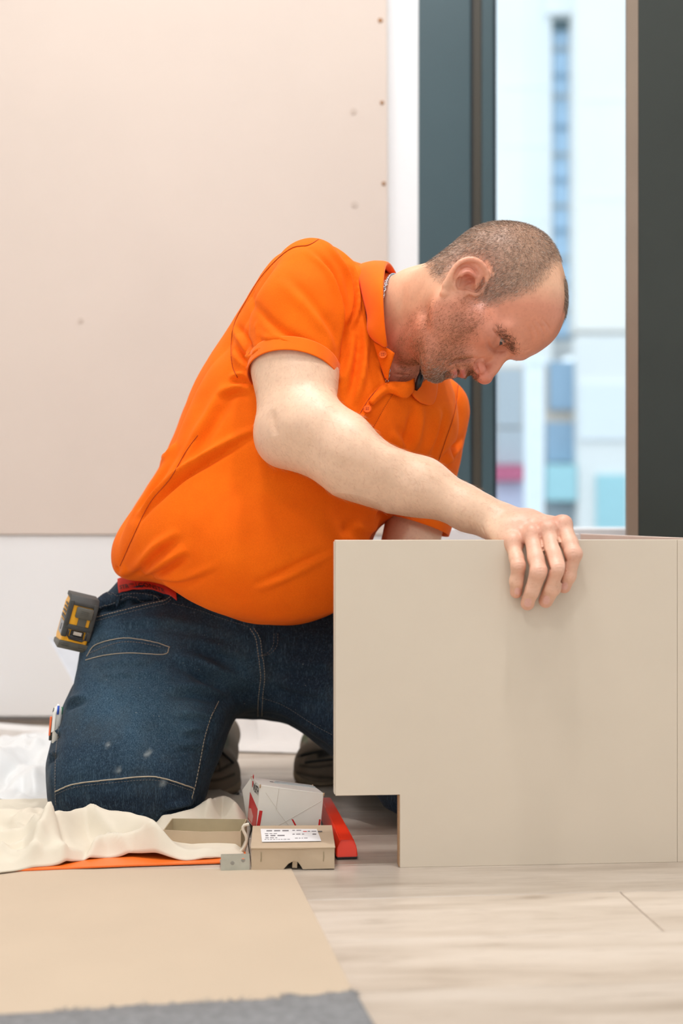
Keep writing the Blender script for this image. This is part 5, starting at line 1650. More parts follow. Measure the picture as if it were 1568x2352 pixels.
# ================================================================== tape measure hanging at the belt
M_YEL = plain('yellow_plastic', srgb(244, 176, 20), 0.38, 0.03, 60); M_RUB = plain('black_rubber', srgb(62, 64, 62), 0.62, 0.15, 90, 0.2, 500)
M_RUB2 = plain('dark_grey_plastic', srgb(88, 88, 80), 0.5, 0.1, 80); M_STEEL = plain('worn_steel', srgb(196, 192, 184), 0.3, 0.1, 200, metal=0.9)
M_LBL = plain('grey_label', srgb(150, 152, 156), 0.4); M_BLKP = plain('black_part', srgb(30, 30, 30), 0.4)
TY = 2.095
tw = np.array([math.cos(math.radians(19)) * 0.975, math.sin(math.radians(19)), -0.25]); tw /= np.linalg.norm(tw)
tu = np.array([0.52, 0.06, 0.86]); tu -= tw * (tu @ tw); tu /= np.linalg.norm(tu)
td = np.cross(tw, tu); td /= np.linalg.norm(td)                  # away from the viewer side
if td[1] < 0: td = -td
TC = P(181, 1434, TY)                                           # middle of the front face
tape = tag(empty('tape_measure', tuple(TC + td * 0.03 - tu * 0.037)), 'yellow and black tape measure clipped to the waist of the jeans', 'tape measure')
RT = Matrix(((tw[0], td[0], tu[0]), (tw[1], td[1], tu[1]), (tw[2], td[2], tu[2])))
def tp(u, v, d): return TC + tw * u + tu * v + td * d
WT, HT, DT = 0.041, 0.079, 0.060
def tprofile(grow=0.0):
    """side outline of the case in (d, v)"""
    g = grow
    return [(-g, 0.030), (-g * .5 + 0.006, 0.0385 + g), (0.040, 0.0385 + g), (0.057 + g, 0.024), (0.058 + g, -0.030), (0.050, -0.0395 - g), (0.006, -0.0395 - g), (-g, -0.031)]
MB().prism([tp(-WT / 2 + 0.001, v, d) for d, v in tprofile()], tw * (WT - 0.002), 0.003).build('case', M_YEL, tape, False)
# rubber frame round the front: top, sides, bar, bottom bumper
b = MB()
b.prism([tp(-WT / 2 - 0.0012, v, d) for d, v in ((-0.0025, 0.031), (0.004, 0.0405), (0.042, 0.0405), (0.042, 0.034), (0.008, 0.033), (0.0045, 0.027), (-0.0025, 0.0265))], tw * (WT + 0.0024), 0.0016)
for s in (-1, 1): b.box(tp(s * (WT / 2 - 0.0022), 0.013, 0.001), (0.0072, 0.0085, 0.040), RT, 0.0016)
b.box(tp(0, -0.006, 0.0008), (WT + 0.002, 0.008, 0.0075), RT, 0.0016)
for s in (-1, 1): b.box(tp(s * (WT / 2 - 0.0030), -0.014, 0.001), (0.0085, 0.008, 0.016), RT, 0.0018)
smooth_by_angle(b.build('rubber_frame', M_RUB, tape), 35)
b = MB(); b.prism([tp(-WT / 2 - 0.0014, v, d) for d, v in ((-0.0018, -0.0275), (-0.0014, -0.0345), (0.005, -0.0412), (0.050, -0.0412), (0.052, -0.034), (0.010, -0.030))], tw * (WT + 0.0028), 0.0018)
for k in range(3):
    for s in (-1, 1): b.box(tp(s * 0.012, -0.0305 - 0.0026 * k, -0.0022 + k * 0.0006), (0.010, 0.0012, 0.0010), RT, 0.0003)
smooth_by_angle(b.build('bumper', M_RUB2, tape), 35)
MB().box(tp(0.0035, 0.008, -0.0005), (0.0125, 0.003, 0.026), RT, 0.0005).build('slider_track', M_RUB2, tape)
b = MB(); b.box(tp(0.0035, 0.0175, -0.0030), (0.0255, 0.007, 0.0165), RT, 0.0022)
for k in range(4): b.box(tp(0.0035, 0.0135 + k * 0.0026, -0.0066), (0.012, 0.0010, 0.0008), RT, 0.0003)
smooth_by_angle(b.build('lock_slider', M_RUB2, tape), 35)
MB().box(tp(0.001, -0.0165, -0.0005), (0.020, 0.0030, 0.0125), RT, 0.001).build('blade_slot', M_BLKP, tape)
MB().box(tp(0.001, -0.0135, -0.0040), (0.0125, 0.005, 0.0055), RT, 0.0006).build('blade_end', M_STEEL, tape)
b = MB()
hk = [tp(-0.0125, -0.0105, -0.0048), tp(-0.0125, -0.019, -0.0052), tp(-0.009, -0.0225, -0.0052), tp(0.010, -0.0232, -0.0052), tp(0.0135, -0.020, -0.0052), tp(0.0135, -0.0115, -0.0048)]
b.tube(hk, 0.0013, 8); b.box(tp(0.0005, -0.0205, -0.0048), (0.021, 0.0014, 0.0050), RT, 0.0005)
b.build('hook', M_BLKP, tape, True)
MB().box(tp(0.0005, -0.0262, -0.0008), (0.022, 0.0030, 0.0032), RT, 0.0010).build('blade', M_YEL, tape)
# label on the visible side of the case
L0 = -WT / 2 - 0.0004
MB().prism([tp(L0, v, d) for d, v in ((0.008, -0.021), (0.040, -0.021), (0.044, -0.002), (0.010, -0.002))], tw * 0.0008, 0.0003).build('side_label', M_LBL, tape)
MB().prism([tp(L0 - 0.0001, v, d) for d, v in ((0.009, 0.001), (0.045, 0.001), (0.046, 0.006), (0.009, 0.006))], tw * 0.0008, 0.0003).build('side_label', M_BLKP, tape)
b = MB()
for k in range(3): b.prism([tp(L0 - 0.0003, v, d) for d, v in ((0.014, 0.010 + k * 0.006), (0.044 - k * 0.004, 0.010 + k * 0.006), (0.044 - k * 0.004, 0.0125 + k * 0.006), (0.014, 0.0125 + k * 0.006))], tw * 0.0006)
b.prism([tp(L0 - 0.0003, v, d) for d, v in ((0.018, -0.016), (0.026, -0.016), (0.026, -0.007), (0.018, -0.007))], tw * 0.0006)
b.build('side_print', M_BLKP, tape)
MB().box(tp(WT / 2 + 0.003, 0.006, 0.032), (0.0015, 0.020, 0.045), RT, 0.0005).build('belt_clip', M_STEEL, tape)

# ================================================================== pens in the leg pocket
M_PENW = plain('white_pen_plastic', srgb(236, 236, 230), 0.3, 0.02); M_BLUE = plain('blue_pen_slider', srgb(30, 80, 190), 0.3); M_GREEN = plain('green_pen_slider', srgb(20, 110, 70), 0.3)
M_PCLIP = plain('orange_plastic', srgb(248, 120, 70), 0.35)
PY = 2.075
pen = tag(empty('pen', tuple(P(129, 1690, PY))), 'white four colour ballpoint pen tucked in the leg pocket of the jeans', 'pen')
top_, bot_ = P(134, 1622, PY), P(128, 1706, PY)
ax_ = (top_ - bot_) / np.linalg.norm(top_ - bot_)
MB().tube([bot_, bot_ + (top_ - bot_) * 0.85, top_ - ax_ * 0.002, top_, top_ + ax_ * 0.003], [0.0060, 0.0062, 0.0058, 0.0030, 0.0016], 20).build('barrel', M_PENW, pen, True)
MB().tube([P(134.5, 1621, PY - 0.0075), P(132.5, 1641, PY - 0.0078)], [0.0016, 0.0016], 8).build('slider', M_BLUE, pen, True)
MB().tube([P(143, 1624, PY - 0.001), P(141.5, 1641, PY - 0.001)], [0.0014, 0.0010], 8).build('slider', M_GREEN, pen, True)
MB().tube([P(125, 1626, PY - 0.001), P(122, 1636, PY - 0.001)], [0.0014, 0.0010], 8).build('slider', M_BLKP, pen, True)
MB().prism([P(122, 1634, PY - 0.009), P(129, 1634, PY - 0.009), P(124.5, 1679, PY - 0.010), P(117, 1683, PY - 0.010)], (0, 0.002, 0), 0.0004).build('clip', M_PENW, pen)
pn2 = tag(empty('marker_pen', tuple(P(115, 1690, PY + 0.01))), 'orange pen clip hooked over the leg pocket beside the white pen', 'pen')
MB().prism([P(114.5, 1646, PY - 0.004), P(119.5, 1646, PY - 0.004), P(114.8, 1690, PY - 0.004), P(111, 1690, PY - 0.004)], (0, 0.0025, 0), 0.0005).build('clip', M_PCLIP, pn2)
MB().tube([P(120, 1650, PY + 0.006), P(118, 1700, PY + 0.006)], 0.0040, 14).build('barrel', M_BLKP, pn2, True)

# ================================================================== cloths on the floor
def weave_mat(name, col, dirt=None):
    n = NT(name); v = n.coord('Object')
    c = n.ramp(n.noise(v, 9, 4), [(0.3, tuple(x * 0.95 for x in col[:3]) + (1,)), (0.7, col)])
    n.base(c); n.set(rough=0.9, spec=0.15, sheen=0.08)
    n.bump(n.noise(v, 1200, 2), 0.3, 0.0004); return n.m
M_CREAM = weave_mat('cream_cotton', srgb(224, 214, 194)); M_WCLOTH = weave_mat('white_cotton', srgb(230, 224, 218)); M_PLAST = plain('white_plastic_film', srgb(228, 228, 226), 0.35, 0.02, 20)
def heightcloth(name, X0, X1, nx, ny, front, back, ridges, mat, base=0.004, rough=0.0012, nscale=30, thick=0.0012, seed=0.0, edge=0.02, crumple=0.0):
    """cloth lying on the floor: front/back edges are functions of x, ridges: (floor path, width, height, sharpness)"""
    xs = np.linspace(X0, X1, nx); t = np.linspace(0, 1, ny)
    XX, TT = np.meshgrid(xs, t, indexing='ij')
    YF = np.array([front(x) for x in xs])[:, None]; YBk = np.array([back(x) for x in xs])[:, None]
    YY = YF + (YBk - YF) * TT
    Z = np.full_like(XX, base)
    for path, w, h, sh in ridges:
        pts = np.array(catmull([np.asarray(p)[:2] for p in path], 40))
        d = np.full(XX.shape, 1e9); tt = np.zeros(XX.shape)
        for i in range(len(pts) - 1):
            a, b_ = pts[i], pts[i + 1]; ba = b_ - a
            u = np.clip(((XX - a[0]) * ba[0] + (YY - a[1]) * ba[1]) / (ba @ ba + 1e-12), 0, 1)
            dd = np.hypot(XX - a[0] - u * ba[0], YY - a[1] - u * ba[1])
            m = dd < d; d = np.where(m, dd, d); tt = np.where(m, (i + u) / (len(pts) - 1), tt)
        Z = Z + h * 1.15 * np.exp(-(d / (w * 0.78)) ** sh) * np.clip(np.minimum(tt, 1 - tt) / 0.15 + 0.25, 0, 1)
    G = np.stack([XX.ravel(), YY.ravel(), np.zeros(XX.size)], 1)
    Z = Z + rough * (vnoise(G, nscale, seed, 3)).reshape(XX.shape)
    if crumple: Z = Z + crumple * np.abs(vnoise(G * np.array([1, .6, 1]), 14, seed + 2, 3)).reshape(XX.shape)
    ed = np.minimum(np.minimum(TT, 1 - TT) * np.abs(YBk - YF), np.minimum(XX - X0, X1 - XX))
    Z = np.maximum(Z * np.clip(0.25 + ed / edge * 0.75, 0, 1), 0.0016)
    V = np.stack([XX, YY, Z], -1).reshape(-1, 3)
    i, j = np.meshgrid(np.arange(nx - 1), np.arange(ny - 1), indexing='ij')
    k = (i * ny + j).ravel()
    F = np.stack([k, k + ny, k + ny + 1, k + 1], 1)
    o = obj(name, mesh_arrays(name, V, F), mat)
    m = o.modifiers.new('thickness', 'SOLIDIFY'); m.thickness = thick; m.offset = 1
    return o
def edge_fn(pxs, z=0.0):
    p = np.array([FL(x, y, z) for x, y in pxs]); o = np.argsort(p[:, 0])
    return lambda x: float(np.interp(x, p[o, 0], p[o, 1]))
fr = edge_fn([(-250, 2012), (0, 2003), (76, 1993), (138, 1988), (190, 1976), (245, 1970), (306, 1968), (367, 1974), (428, 1977), (500, 1972), (566, 1964)], 0.004)
bk = lambda x: 2.19 + 0.2 * min(1, max(0, (x + 0.44) / 0.05)) - 0.25 * max(0, (x + 0.30) / 0.2)
def fp(pts, z): return [FL(x, y, z) for x, y in pts]
dc = heightcloth('drop_cloth', -0.66, -0.128, 230, 240, fr, bk, [
    (fp([(-160, 1936), (0, 1930), (76, 1926), (122, 1932), (165, 1962), (190, 1975)], 0.022), 0.017, 0.020, 1.4),
    (fp([(86, 1930), (132, 1902), (190, 1882), (260, 1888), (330, 1902), (364, 1926), (372, 1948)], 0.034), 0.026, 0.032, 1.7),
    (fp([(150, 1972), (214, 1942), (250, 1934), (306, 1942), (356, 1956)], 0.020), 0.011, 0.017, 1.2),
    (fp([(-120, 1880), (0, 1876), (61, 1876), (122, 1893)], 0.030), 0.030, 0.026, 1.6),
    (fp([(-60, 1990), (20, 1966), (60, 1958), (110, 1968)], 0.012), 0.012, 0.012, 1.3),
    (fp([(440, 1975), (480, 1962), (530, 1966)], 0.010), 0.012, 0.009, 1.5),
    (fp([(470, 1868), (512, 1850), (548, 1868)], 0.026), 0.016, 0.024, 1.3), (fp([(360, 1892), (420, 1886), (480, 1876)], 0.014), 0.016, 0.014, 1.5),
    (fp([(40, 1872), (90, 1858), (120, 1866)], 0.04), 0.03, 0.016, 1.4),
    (fp([(-160, 1950), (0, 1946), (76, 1944), (120, 1950), (158, 1976)], 0.008), 0.011, -0.016, 1.6), (fp([(120, 1935), (170, 1908), (230, 1904), (300, 1914), (350, 1934)], 0.012), 0.013, -0.018, 1.6),
    (fp([(170, 1986), (220, 1957), (256, 1950), (310, 1957), (352, 1966)], 0.006), 0.008, -0.009, 1.5), (fp([(-40, 1896), (40, 1900), (100, 1915)], 0.012), 0.016, -0.014, 1.6),
    (fp([(200, 1886), (280, 1912), (350, 1920)], 0.03), 0.010, 0.009, 1.3), (fp([(20, 1900), (60, 1915), (90, 1940)], 0.02), 0.010, 0.010, 1.3), (fp([(-20, 1975), (40, 1980), (100, 1978)], 0.008), 0.008, 0.007, 1.3),
    (fp([(150, 1900), (120, 1930), (70, 1960)], 0.02), 0.009, 0.010, 1.3)],
    M_CREAM, 0.010, 0.0026, 26, 0.0016, 1.0, 0.012)
tag(dc, 'cream cotton drop cloth rumpled on the floor under the kneeling knee', 'drop cloth')
hp = heightcloth('plastic_sheeting', -1.05, -0.42, 170, 150, lambda x: 2.195, lambda x: 2.72, [
    ([(-1.0, 2.62), (-0.7, 2.55), (-0.5, 2.5)], 0.13, 0.020, 2.0), ([(-0.62, 2.3), (-0.55, 2.45), (-0.5, 2.7)], 0.05, 0.020, 1.2), ([(-0.9, 2.3), (-0.7, 2.38), (-0.45, 2.3)], 0.05, 0.020, 1.3)],
    M_PLAST, 0.006, 0.006, 18, 0.0008, 4.0, 0.05, 0.030)
tag(hp, 'heap of thin white sheeting on the floor at the left, behind the cream cloth', 'plastic sheet')
bc = heightcloth('white_cloth', -0.32, -0.02, 110, 60, lambda x: 2.665 + (x + 0.24) * -0.15, lambda x: 2.86, [
    ([(-0.34, 2.78), (-0.22, 2.77), (-0.17, 2.78)], 0.055, 0.045, 2.2), ([(-0.20, 2.78), (-0.12, 2.76), (0.0, 2.74)], 0.05, 0.030, 2.2)], M_WCLOTH, 0.006, 0.003, 22, 0.0016, 6.0, 0.02)
tag(bc, 'white cloth bunched on the floor behind the man, seen between his legs', 'cloth')

# flat things on the floor
M_KRAFT = plain('brown_kraft_paper', srgb(198, 179, 155), 0.75, 0.025, 6, 0.06, 300, spec=0.35); M_FELT = plain('grey_felt', srgb(134, 134, 134), 0.95, 0.18, 120, 0.9, 260, spec=0.1)
pa_, pb_, pc_, pd_ = FL(668, 1996), FL(815, 2288), FL(-900, 2400), FL(-700, 2006)
kp = MB().prism([(pa_[0], pa_[1], 0.0004), (pb_[0], pb_[1], 0.0004), (-1.0, 1.16, 0.0004), (-1.0, pd_[1], 0.0004)], (0, 0, 0.0008)).build('kraft_paper', M_KRAFT)
tag(kp, 'large sheet of brown paper covering the floor in the foreground', 'paper')
edge = [(-300, 2345), (-100, 2338), (0, 2327), (60, 2322), (100, 2322), (160, 2318), (230, 2316), (300, 2306), (360, 2308), (420, 2302), (480, 2300), (540, 2298), (590, 2296), (640, 2290), (662, 2282), (690, 2288),
        (740, 2282), (790, 2274), (812, 2276), (824, 2290), (862, 2356), (900, 2420)]
ep = [np.array(FL(x, y + rnd.uniform(-2, 2), 0.004)) for x, y in edge]
b = MB(); rows = []
rows.append([(p[0], p[1], 0.0013) for p in ep]); rows.append([(p[0], p[1] - 0.003, 0.0042) for p in ep])
for k in range(1, 9): rows.append([(p[0] * (1 - 0.0 * k), p[1] - (p[1] - 0.95) * k / 8 - 0.003, 0.0045 + rnd.uniform(0, 0.0008)) for p in ep])
b.grid(rows); fe = b.build('felt_mat', M_FELT, None, True)
tag(fe, 'grey felt mat with a frayed edge at the bottom of the photo', 'mat')
# loose fibres along the frayed edge
b = MB()
for k in range(170):
    t = rnd.uniform(4, len(ep) - 3.01); i = int(t); p = ep[i] + (ep[i + 1] - ep[i]) * (t - i)
    q_ = (p[0] + rnd.uniform(-.006, .006), p[1] + rnd.uniform(0.0005, .006), rnd.uniform(0.0016, 0.006))
    b.tube([(p[0], p[1] - 0.003, 0.004), q_], [0.0005, 0.0002], 4)
fb2 = b.build('frayed_fibres', M_FELT, fe); fb2['kind'] = 'stuff'
M_ORB = plain('orange_foil', srgb(255, 118, 40), 0.4, 0.03, 10)
oa = [FL(-300, 2016), FL(0, 2006), FL(300, 1993), FL(512, 1986), FL(572, 1986), FL(563, 1962), FL(0, 1900), FL(-300, 1900)]
ob = MB().prism([(p[0], p[1], 0.0014) for p in oa], (0, 0, 0.0026), 0.0006).build('orange_board', M_ORB)
tag(ob, 'bright orange flat strip showing between the cream cloth and the brown paper', 'strip')
# steel angle bracket
M_ZINC = plain('zinc_plate', srgb(190, 194, 186), 0.35, 0.08, 60, metal=0.75); M_HOLE2 = plain('hole_dark', srgb(120, 112, 100), 0.6)
q0, q1 = FL(507, 2002), FL(573, 2000)
br = tag(empty('angle_bracket', tuple((q0 + q1) / 2)), 'small zinc angle bracket with two holes at the end of the orange strip', 'bracket')
ux = (q1 - q0) / np.linalg.norm(q1 - q0); uy = np.array([-ux[1], ux[0], 0]); L_ = np.linalg.norm(q1 - q0)
def bp(u, d, z): return q0 + ux * u + uy * d + np.array([0, 0, z])
HB = 0.0205
bm_ = bmesh.new()
def plate_with_holes(place, W, H, holes, t_vec):
    outer = [place(0, 0), place(W, 0), place(W, H), place(0, H)]
    n = 14; vo = [bm_.verts.new(p) for p in outer]; es = [bm_.edges.new((vo[i], vo[(i + 1) % 4])) for i in range(4)]
    for (hx_, hy_, r) in holes:
        hv_ = [bm_.verts.new(place(hx_ + r * math.cos(2 * math.pi * k / n), hy_ + r * math.sin(2 * math.pi * k / n))) for k in range(n)]
        es += [bm_.edges.new((hv_[k], hv_[(k + 1) % n])) for k in range(n)]
    g = bmesh.ops.triangle_fill(bm_, use_beauty=True, edges=es)
    fs = [f for f in g['geom'] if isinstance(f, bmesh.types.BMFace)]
    ex = bmesh.ops.extrude_face_region(bm_, geom=fs)
    bmesh.ops.translate(bm_, vec=Vector(t_vec), verts=[v for v in ex['geom'] if isinstance(v, bmesh.types.BMVert)])
plate_with_holes(lambda u, z: bp(u, 0, 0.0008 + z), L_, HB, [(0.0145, 0.0095, 0.0026), (0.0465 * L_ / 0.036 * 0.6, 0.0125, 0.0026)], tuple(uy * 0.0018))
bmesh.ops.recalc_face_normals(bm_, faces=bm_.faces[:])
me = bpy.data.meshes.new('upright'); bm_.to_mesh(me); bm_.free(); obj('upright', me, M_ZINC, br)
MB().box(bp(L_ / 2, 0.020, 0.0050), (L_, 0.036, 0.0016), Matrix.Rotation(math.atan2(ux[1], ux[0]), 3, 'Z'), 0.0004).build('foot_plate', M_ZINC, br)

# ================================================================== boxes
M_CARD = plain('grey_brown_card', srgb(196, 174, 146), 0.8, 0.04, 30, 0.1, 500); M_CARDIN = plain('card_inside', srgb(176, 160, 128), 0.85, 0.05, 40)
M_LABEL = plain('white_paper_label', srgb(240, 238, 236), 0.6, 0.02); M_GPRINT = plain('grey_print', srgb(120, 116, 118), 0.7); M_RPRINT = plain('red_print', srgb(206, 40, 40), 0.5)
M_STAPLE = plain('box_staple', srgb(150, 140, 110), 0.4, metal=0.6)
# (1) closed low carton with torn finger notch
a, c = FL(577, 2000), FL(768, 1998)
cx = (c - a) / np.linalg.norm(c - a); cy = np.array([-cx[1], cx[0], 0]); CW = np.linalg.norm(c - a); CD, CH = 0.118, 0.0275
def cb(u, d, z): return a + cx * u + cy * d + np.array([0, 0, z + 0.0012])
carton = tag(empty('low_carton', tuple(cb(CW / 2, CD / 2, -0.0012))), 'closed low brown carton with a white label on top and a torn finger notch', 'box')
t_ = 0.0014
N1, N2 = CW * 0.385, CW * 0.60
fpts = [cb(0, 0, 0), cb(N1, 0, 0.0002), cb(N1 + 0.006, 0, 0.007), cb(N1 + 0.0125, 0, 0.0105), cb(N1 + 0.018, 0, 0.0095), cb(N2 - 0.001, 0, 0.005), cb(N2 + 0.002, 0, 0.0), cb(CW, 0, 0.0005), cb(CW, 0.0005, CH - 0.001), cb(CW * 0.55, -0.0006, CH - 0.0016), cb(0, 0.0005, CH - 0.001)]
MB().prism(fpts, cy * t_).build('front_wall', M_CARD, carton)
MB().prism([cb(0, t_, 0), cb(0, CD, 0), cb(0, CD, CH - 0.001), cb(0, t_, CH - 0.001)], cx * t_).build('side_wall', M_CARD, carton)
MB().prism([cb(CW - t_, t_, 0), cb(CW - t_, CD, 0), cb(CW - t_, CD, CH - 0.001), cb(CW - t_, t_, CH - 0.001)], cx * t_).build('side_wall', M_CARD, carton)
MB().prism([cb(0, CD, 0), cb(CW, CD, 0), cb(CW, CD, CH - 0.001), cb(0, CD, CH - 0.001)], cy * t_).build('back_wall', M_CARD, carton)
lid = MB().prism([cb(-0.0008, -0.0012, CH - 0.001), cb(CW * 0.5, -0.0016, CH - 0.0014), cb(CW + 0.0008, -0.0012, CH - 0.001), cb(CW + 0.0008, CD + t_, CH), cb(-0.0008, CD + t_, CH)], (0, 0, t_), 0.0004).build('lid', M_CARD, carton)
MB().box(cb(CW * 0.54, -0.0018, CH - 0.0005), (0.018, 0.0012, 0.002), None, 0.0004).build('lid_tab', M_CARD, lid)
MB().prism([cb(N1 + 0.011, 0.004, 0.001), cb(N1 + 0.017, 0.003, 0.0008), cb(N1 + 0.0175, 0.001, 0.0095), cb(N1 + 0.0115, 0.001, 0.010)], cy * 0.0008).build('torn_flap', M_CARD, carton)
LZ = CH + t_ + 0.0003
lab = MB().prism([cb(0.013, 0.024, LZ), cb(CW - 0.016, 0.026, LZ), cb(CW - 0.020, 0.094, LZ), cb(0.010, 0.098, LZ)], (0, 0, 0.0004)).build('label', M_LABEL, carton)
def bars(base, ux_, uy_, n, rows_, mat, parent, name='print'):
    b = MB(); ux_ = np.asarray(ux_); uy_ = np.asarray(uy_); r2 = random.Random(5)
    for (u0, v0, L2, h_) in rows_:
        u = u0
        while u < u0 + L2:
            w = r2.uniform(0.6, 1.6) * h_
            p = base + ux_ * u + uy_ * v0
            b.prism([p, p + ux_ * w, p + ux_ * w + uy_ * h_, p + uy_ * h_], n)
            u += w + h_ * 0.45
    return b.build(name, mat, parent)
zz = np.array([0, 0, 0.0002])
bars(cb(0, 0, LZ + 0.0004), cx, cy, zz, [(0.018, 0.082, 0.028, 0.006), (0.016, 0.067, 0.016, 0.003), (0.017, 0.054, 0.026, 0.006), (0.017, 0.043, 0.014, 0.0035), (0.016, 0.034, 0.030, 0.0025),
     (0.052, 0.062, 0.016, 0.004), (0.055, 0.040, 0.014, 0.003), (0.078, 0.060, 0.006, 0.006), (0.072, 0.078, 0.014, 0.004), (0.052, 0.084, 0.010, 0.004)], M_GPRINT, lab)
bars(cb(0, 0, LZ + 0.0004), cx, cy, zz, [(0.066, 0.077, 0.003, 0.004)], M_RPRINT, lab)
for uu in (0.012, CW - 0.014): MB().tube([cb(uu, -0.0004, 0.010), cb(uu + 0.0006, -0.0007, 0.016), cb(uu + 0.0003, -0.0004, 0.022)], 0.0004, 6).build('staple', M_STAPLE, carton)
# (2) open tray in front of the knee
a2, c2 = FL(374, 1958), FL(553, 1960)
dx_ = (c2 - a2) / np.linalg.norm(c2 - a2); dy_ = np.array([-dx_[1], dx_[0], 0]); W2 = np.linalg.norm(c2 - a2); D2, H2 = 0.070, 0.0262
def tb(u, d, z): return a2 + dx_ * u + dy_ * d + np.array([0, 0, z + 0.0035])
tray = tag(empty('open_carton', tuple(tb(W2 / 2, D2 / 2, -0.002))), 'open low brown carton half wrapped by the cream cloth', 'box')
MB().prism([tb(0, 0, -0.002), tb(W2, 0, -0.002), tb(W2, 0, H2 - 0.001), tb(W2 * 0.5, 0, H2 - 0.002), tb(0, 0, H2)], dy_ * t_).build('front_wall', M_CARD, tray)
MB().prism([tb(0, D2, -0.002), tb(W2, D2, -0.002), tb(W2, D2, H2), tb(0, D2, H2)], dy_ * t_).build('back_wall', M_CARDIN, tray)
for uu in (0, W2 - t_): MB().prism([tb(uu, t_, -0.002), tb(uu, D2, -0.002), tb(uu, D2, H2), tb(uu, t_, H2 - 0.0005)], dx_ * t_).build('side_wall', M_CARDIN, tray)
MB().prism([tb(t_, t_, -0.002), tb(W2 - t_, t_, -0.002), tb(W2 - t_, D2, -0.002), tb(t_, D2, -0.002)], (0, 0, t_)).build('bottom', M_CARDIN, tray)
# (3) white carton with red print
M_WBOX = plain('white_coated_card', srgb(232, 228, 218), 0.6, 0.03, 25); M_BROWNED = plain('scuffed_corner', srgb(186, 158, 124), 0.85)
YW = 1.945
bl_, brr = P(588, 1926, YW), P(731, 1936, YW + 0.004); tl, tr = P(597, 1803, YW - 0.006), P(743, 1822, YW - 0.010)
tl2, tr2 = P(577, 1785, YW + 0.070), P(716, 1798, YW + 0.072); bl_[2] = 0.0125; brr = bl_ + tr - tl; bl2 = bl_ + tl2 - tl; tr2 = tr + tl2 - tl; br2 = brr + tl2 - tl
dz = min(p[2] for p in (bl_, brr, bl2, br2)) - 0.0012
for p in (bl_, brr, bl2, br2): p[2] -= dz
wbx = tag(empty('white_carton', tuple((bl_ + brr) / 2)), 'white carton with red panels and a red and black mark, behind the labelled carton', 'box')
def quad(name, A, B, Cc, D, mat, parent, off=0.0, thick=0.0012):
    A, B, Cc, D = [np.asarray(x, float) for x in (A, B, Cc, D)]
    n = np.cross(B - A, D - A); n /= np.linalg.norm(n)
    return MB().prism([A + n * off, B + n * off, Cc + n * off, D + n * off], -n * thick).build(name, mat, parent)
fw = quad('front_wall', bl_, brr, tr, tl, M_WBOX, wbx)
lw = quad('side_wall', bl2, bl_, tl, tl2, M_WBOX, wbx)
quad('side_wall', brr, br2, tr2, tr, M_WBOX, wbx); tp_ = quad('top_wall', tl, tr, tr2, tl2, M_WBOX, wbx); quad('back_wall', br2, bl2, tl2, tr2, M_WBOX, wbx)
fl_a = P(556, 1815, YW + 0.085)
quad('side_flap', bl2 + np.array([-0.002, 0.01, 0]), bl2 + np.array([0.004, 0.004, 0]), tl2, fl_a, M_WBOX, wbx)
def on(A, B, D, u, v): return np.asarray(A) + (np.asarray(B) - np.asarray(A)) * u + (np.asarray(D) - np.asarray(A)) * v
def decal(name, A, B, D, uv, mat, parent, off=0.0004):
    A, B, D = map(np.asarray, (A, B, D)); n = np.cross(B - A, D - A); n = n / np.linalg.norm(n)
    return MB().prism([on(A, B, D, *p) + n * off for p in uv], -n * 0.0002).build(name, mat, parent)
decal('red_panel', bl2, bl_, tl2, [(0.02, 0.05), (0.98, -0.02), (0.98, 0.46), (0.02, 0.66)], M_RPRINT, lw)
decal('pale_patch', bl2, bl_, tl2, [(0.05, 0.08), (0.55, 0.05), (0.62, 0.22), (0.30, 0.34), (0.08, 0.3)], plain('pale_pink_print', srgb(222, 160, 150), 0.6), lw, 0.0007)
decal('red_panel', bl_, brr, tl, [(-0.002, 0.02), (0.05, 0.02), (0.075, 0.44), (0.025, 0.44)], M_RPRINT, fw)
decal('red_panel', bl_, brr, tl, [(0.955, 0.02), (0.995, 0.02), (0.992, 0.42), (0.965, 0.42)], M_RPRINT, fw)
decal('red_panel', bl_, brr, tl, [(0.60, 0.20), (0.63, 0.20), (0.565, 0.34), (0.535, 0.345)], M_RPRINT, fw)
# mark: red squares split by a gap and black lettering
sx = (bl_ - bl2) / np.linalg.norm(bl_ - bl2); sy = (tl2 - bl2) / np.linalg.norm(tl2 - bl2); sl_ = np.linalg.norm(bl_ - bl2)
nn = np.cross(sx, sy); nn /= np.linalg.norm(nn)
mk = on(bl2, bl_, tl2, 0.19, 0.815)
b = MB()
for (u, v, h_) in ((0.000, 0.0125, 0.0062), (0.0, 0.0, 0.0085)):
    p = mk + sx * u * 1 + sy * v + nn * 0.0005
    top3 = 0.0085
    if v > 0: b.prism([p, p + sx * top3, p + sx * top3 + sy * h_, p + sx * top3 * .5 + sy * h_ * .55, p + sy * h_], -nn * 0.0002)
    else: b.prism([p + sx * 0.002, p + sx * (top3 - 0.002), p + sx * top3 + sy * h_, p + sy * h_], -nn * 0.0002)
b.build('emblem', M_RPRINT, lw)
lettering('lettering', 'W\u00dcRTH', mk + sx * 0.012 + sy * -0.004 + nn * 0.0004, sx, sy, 0.014, M_INK, lw, 0.02, squash=0.80)
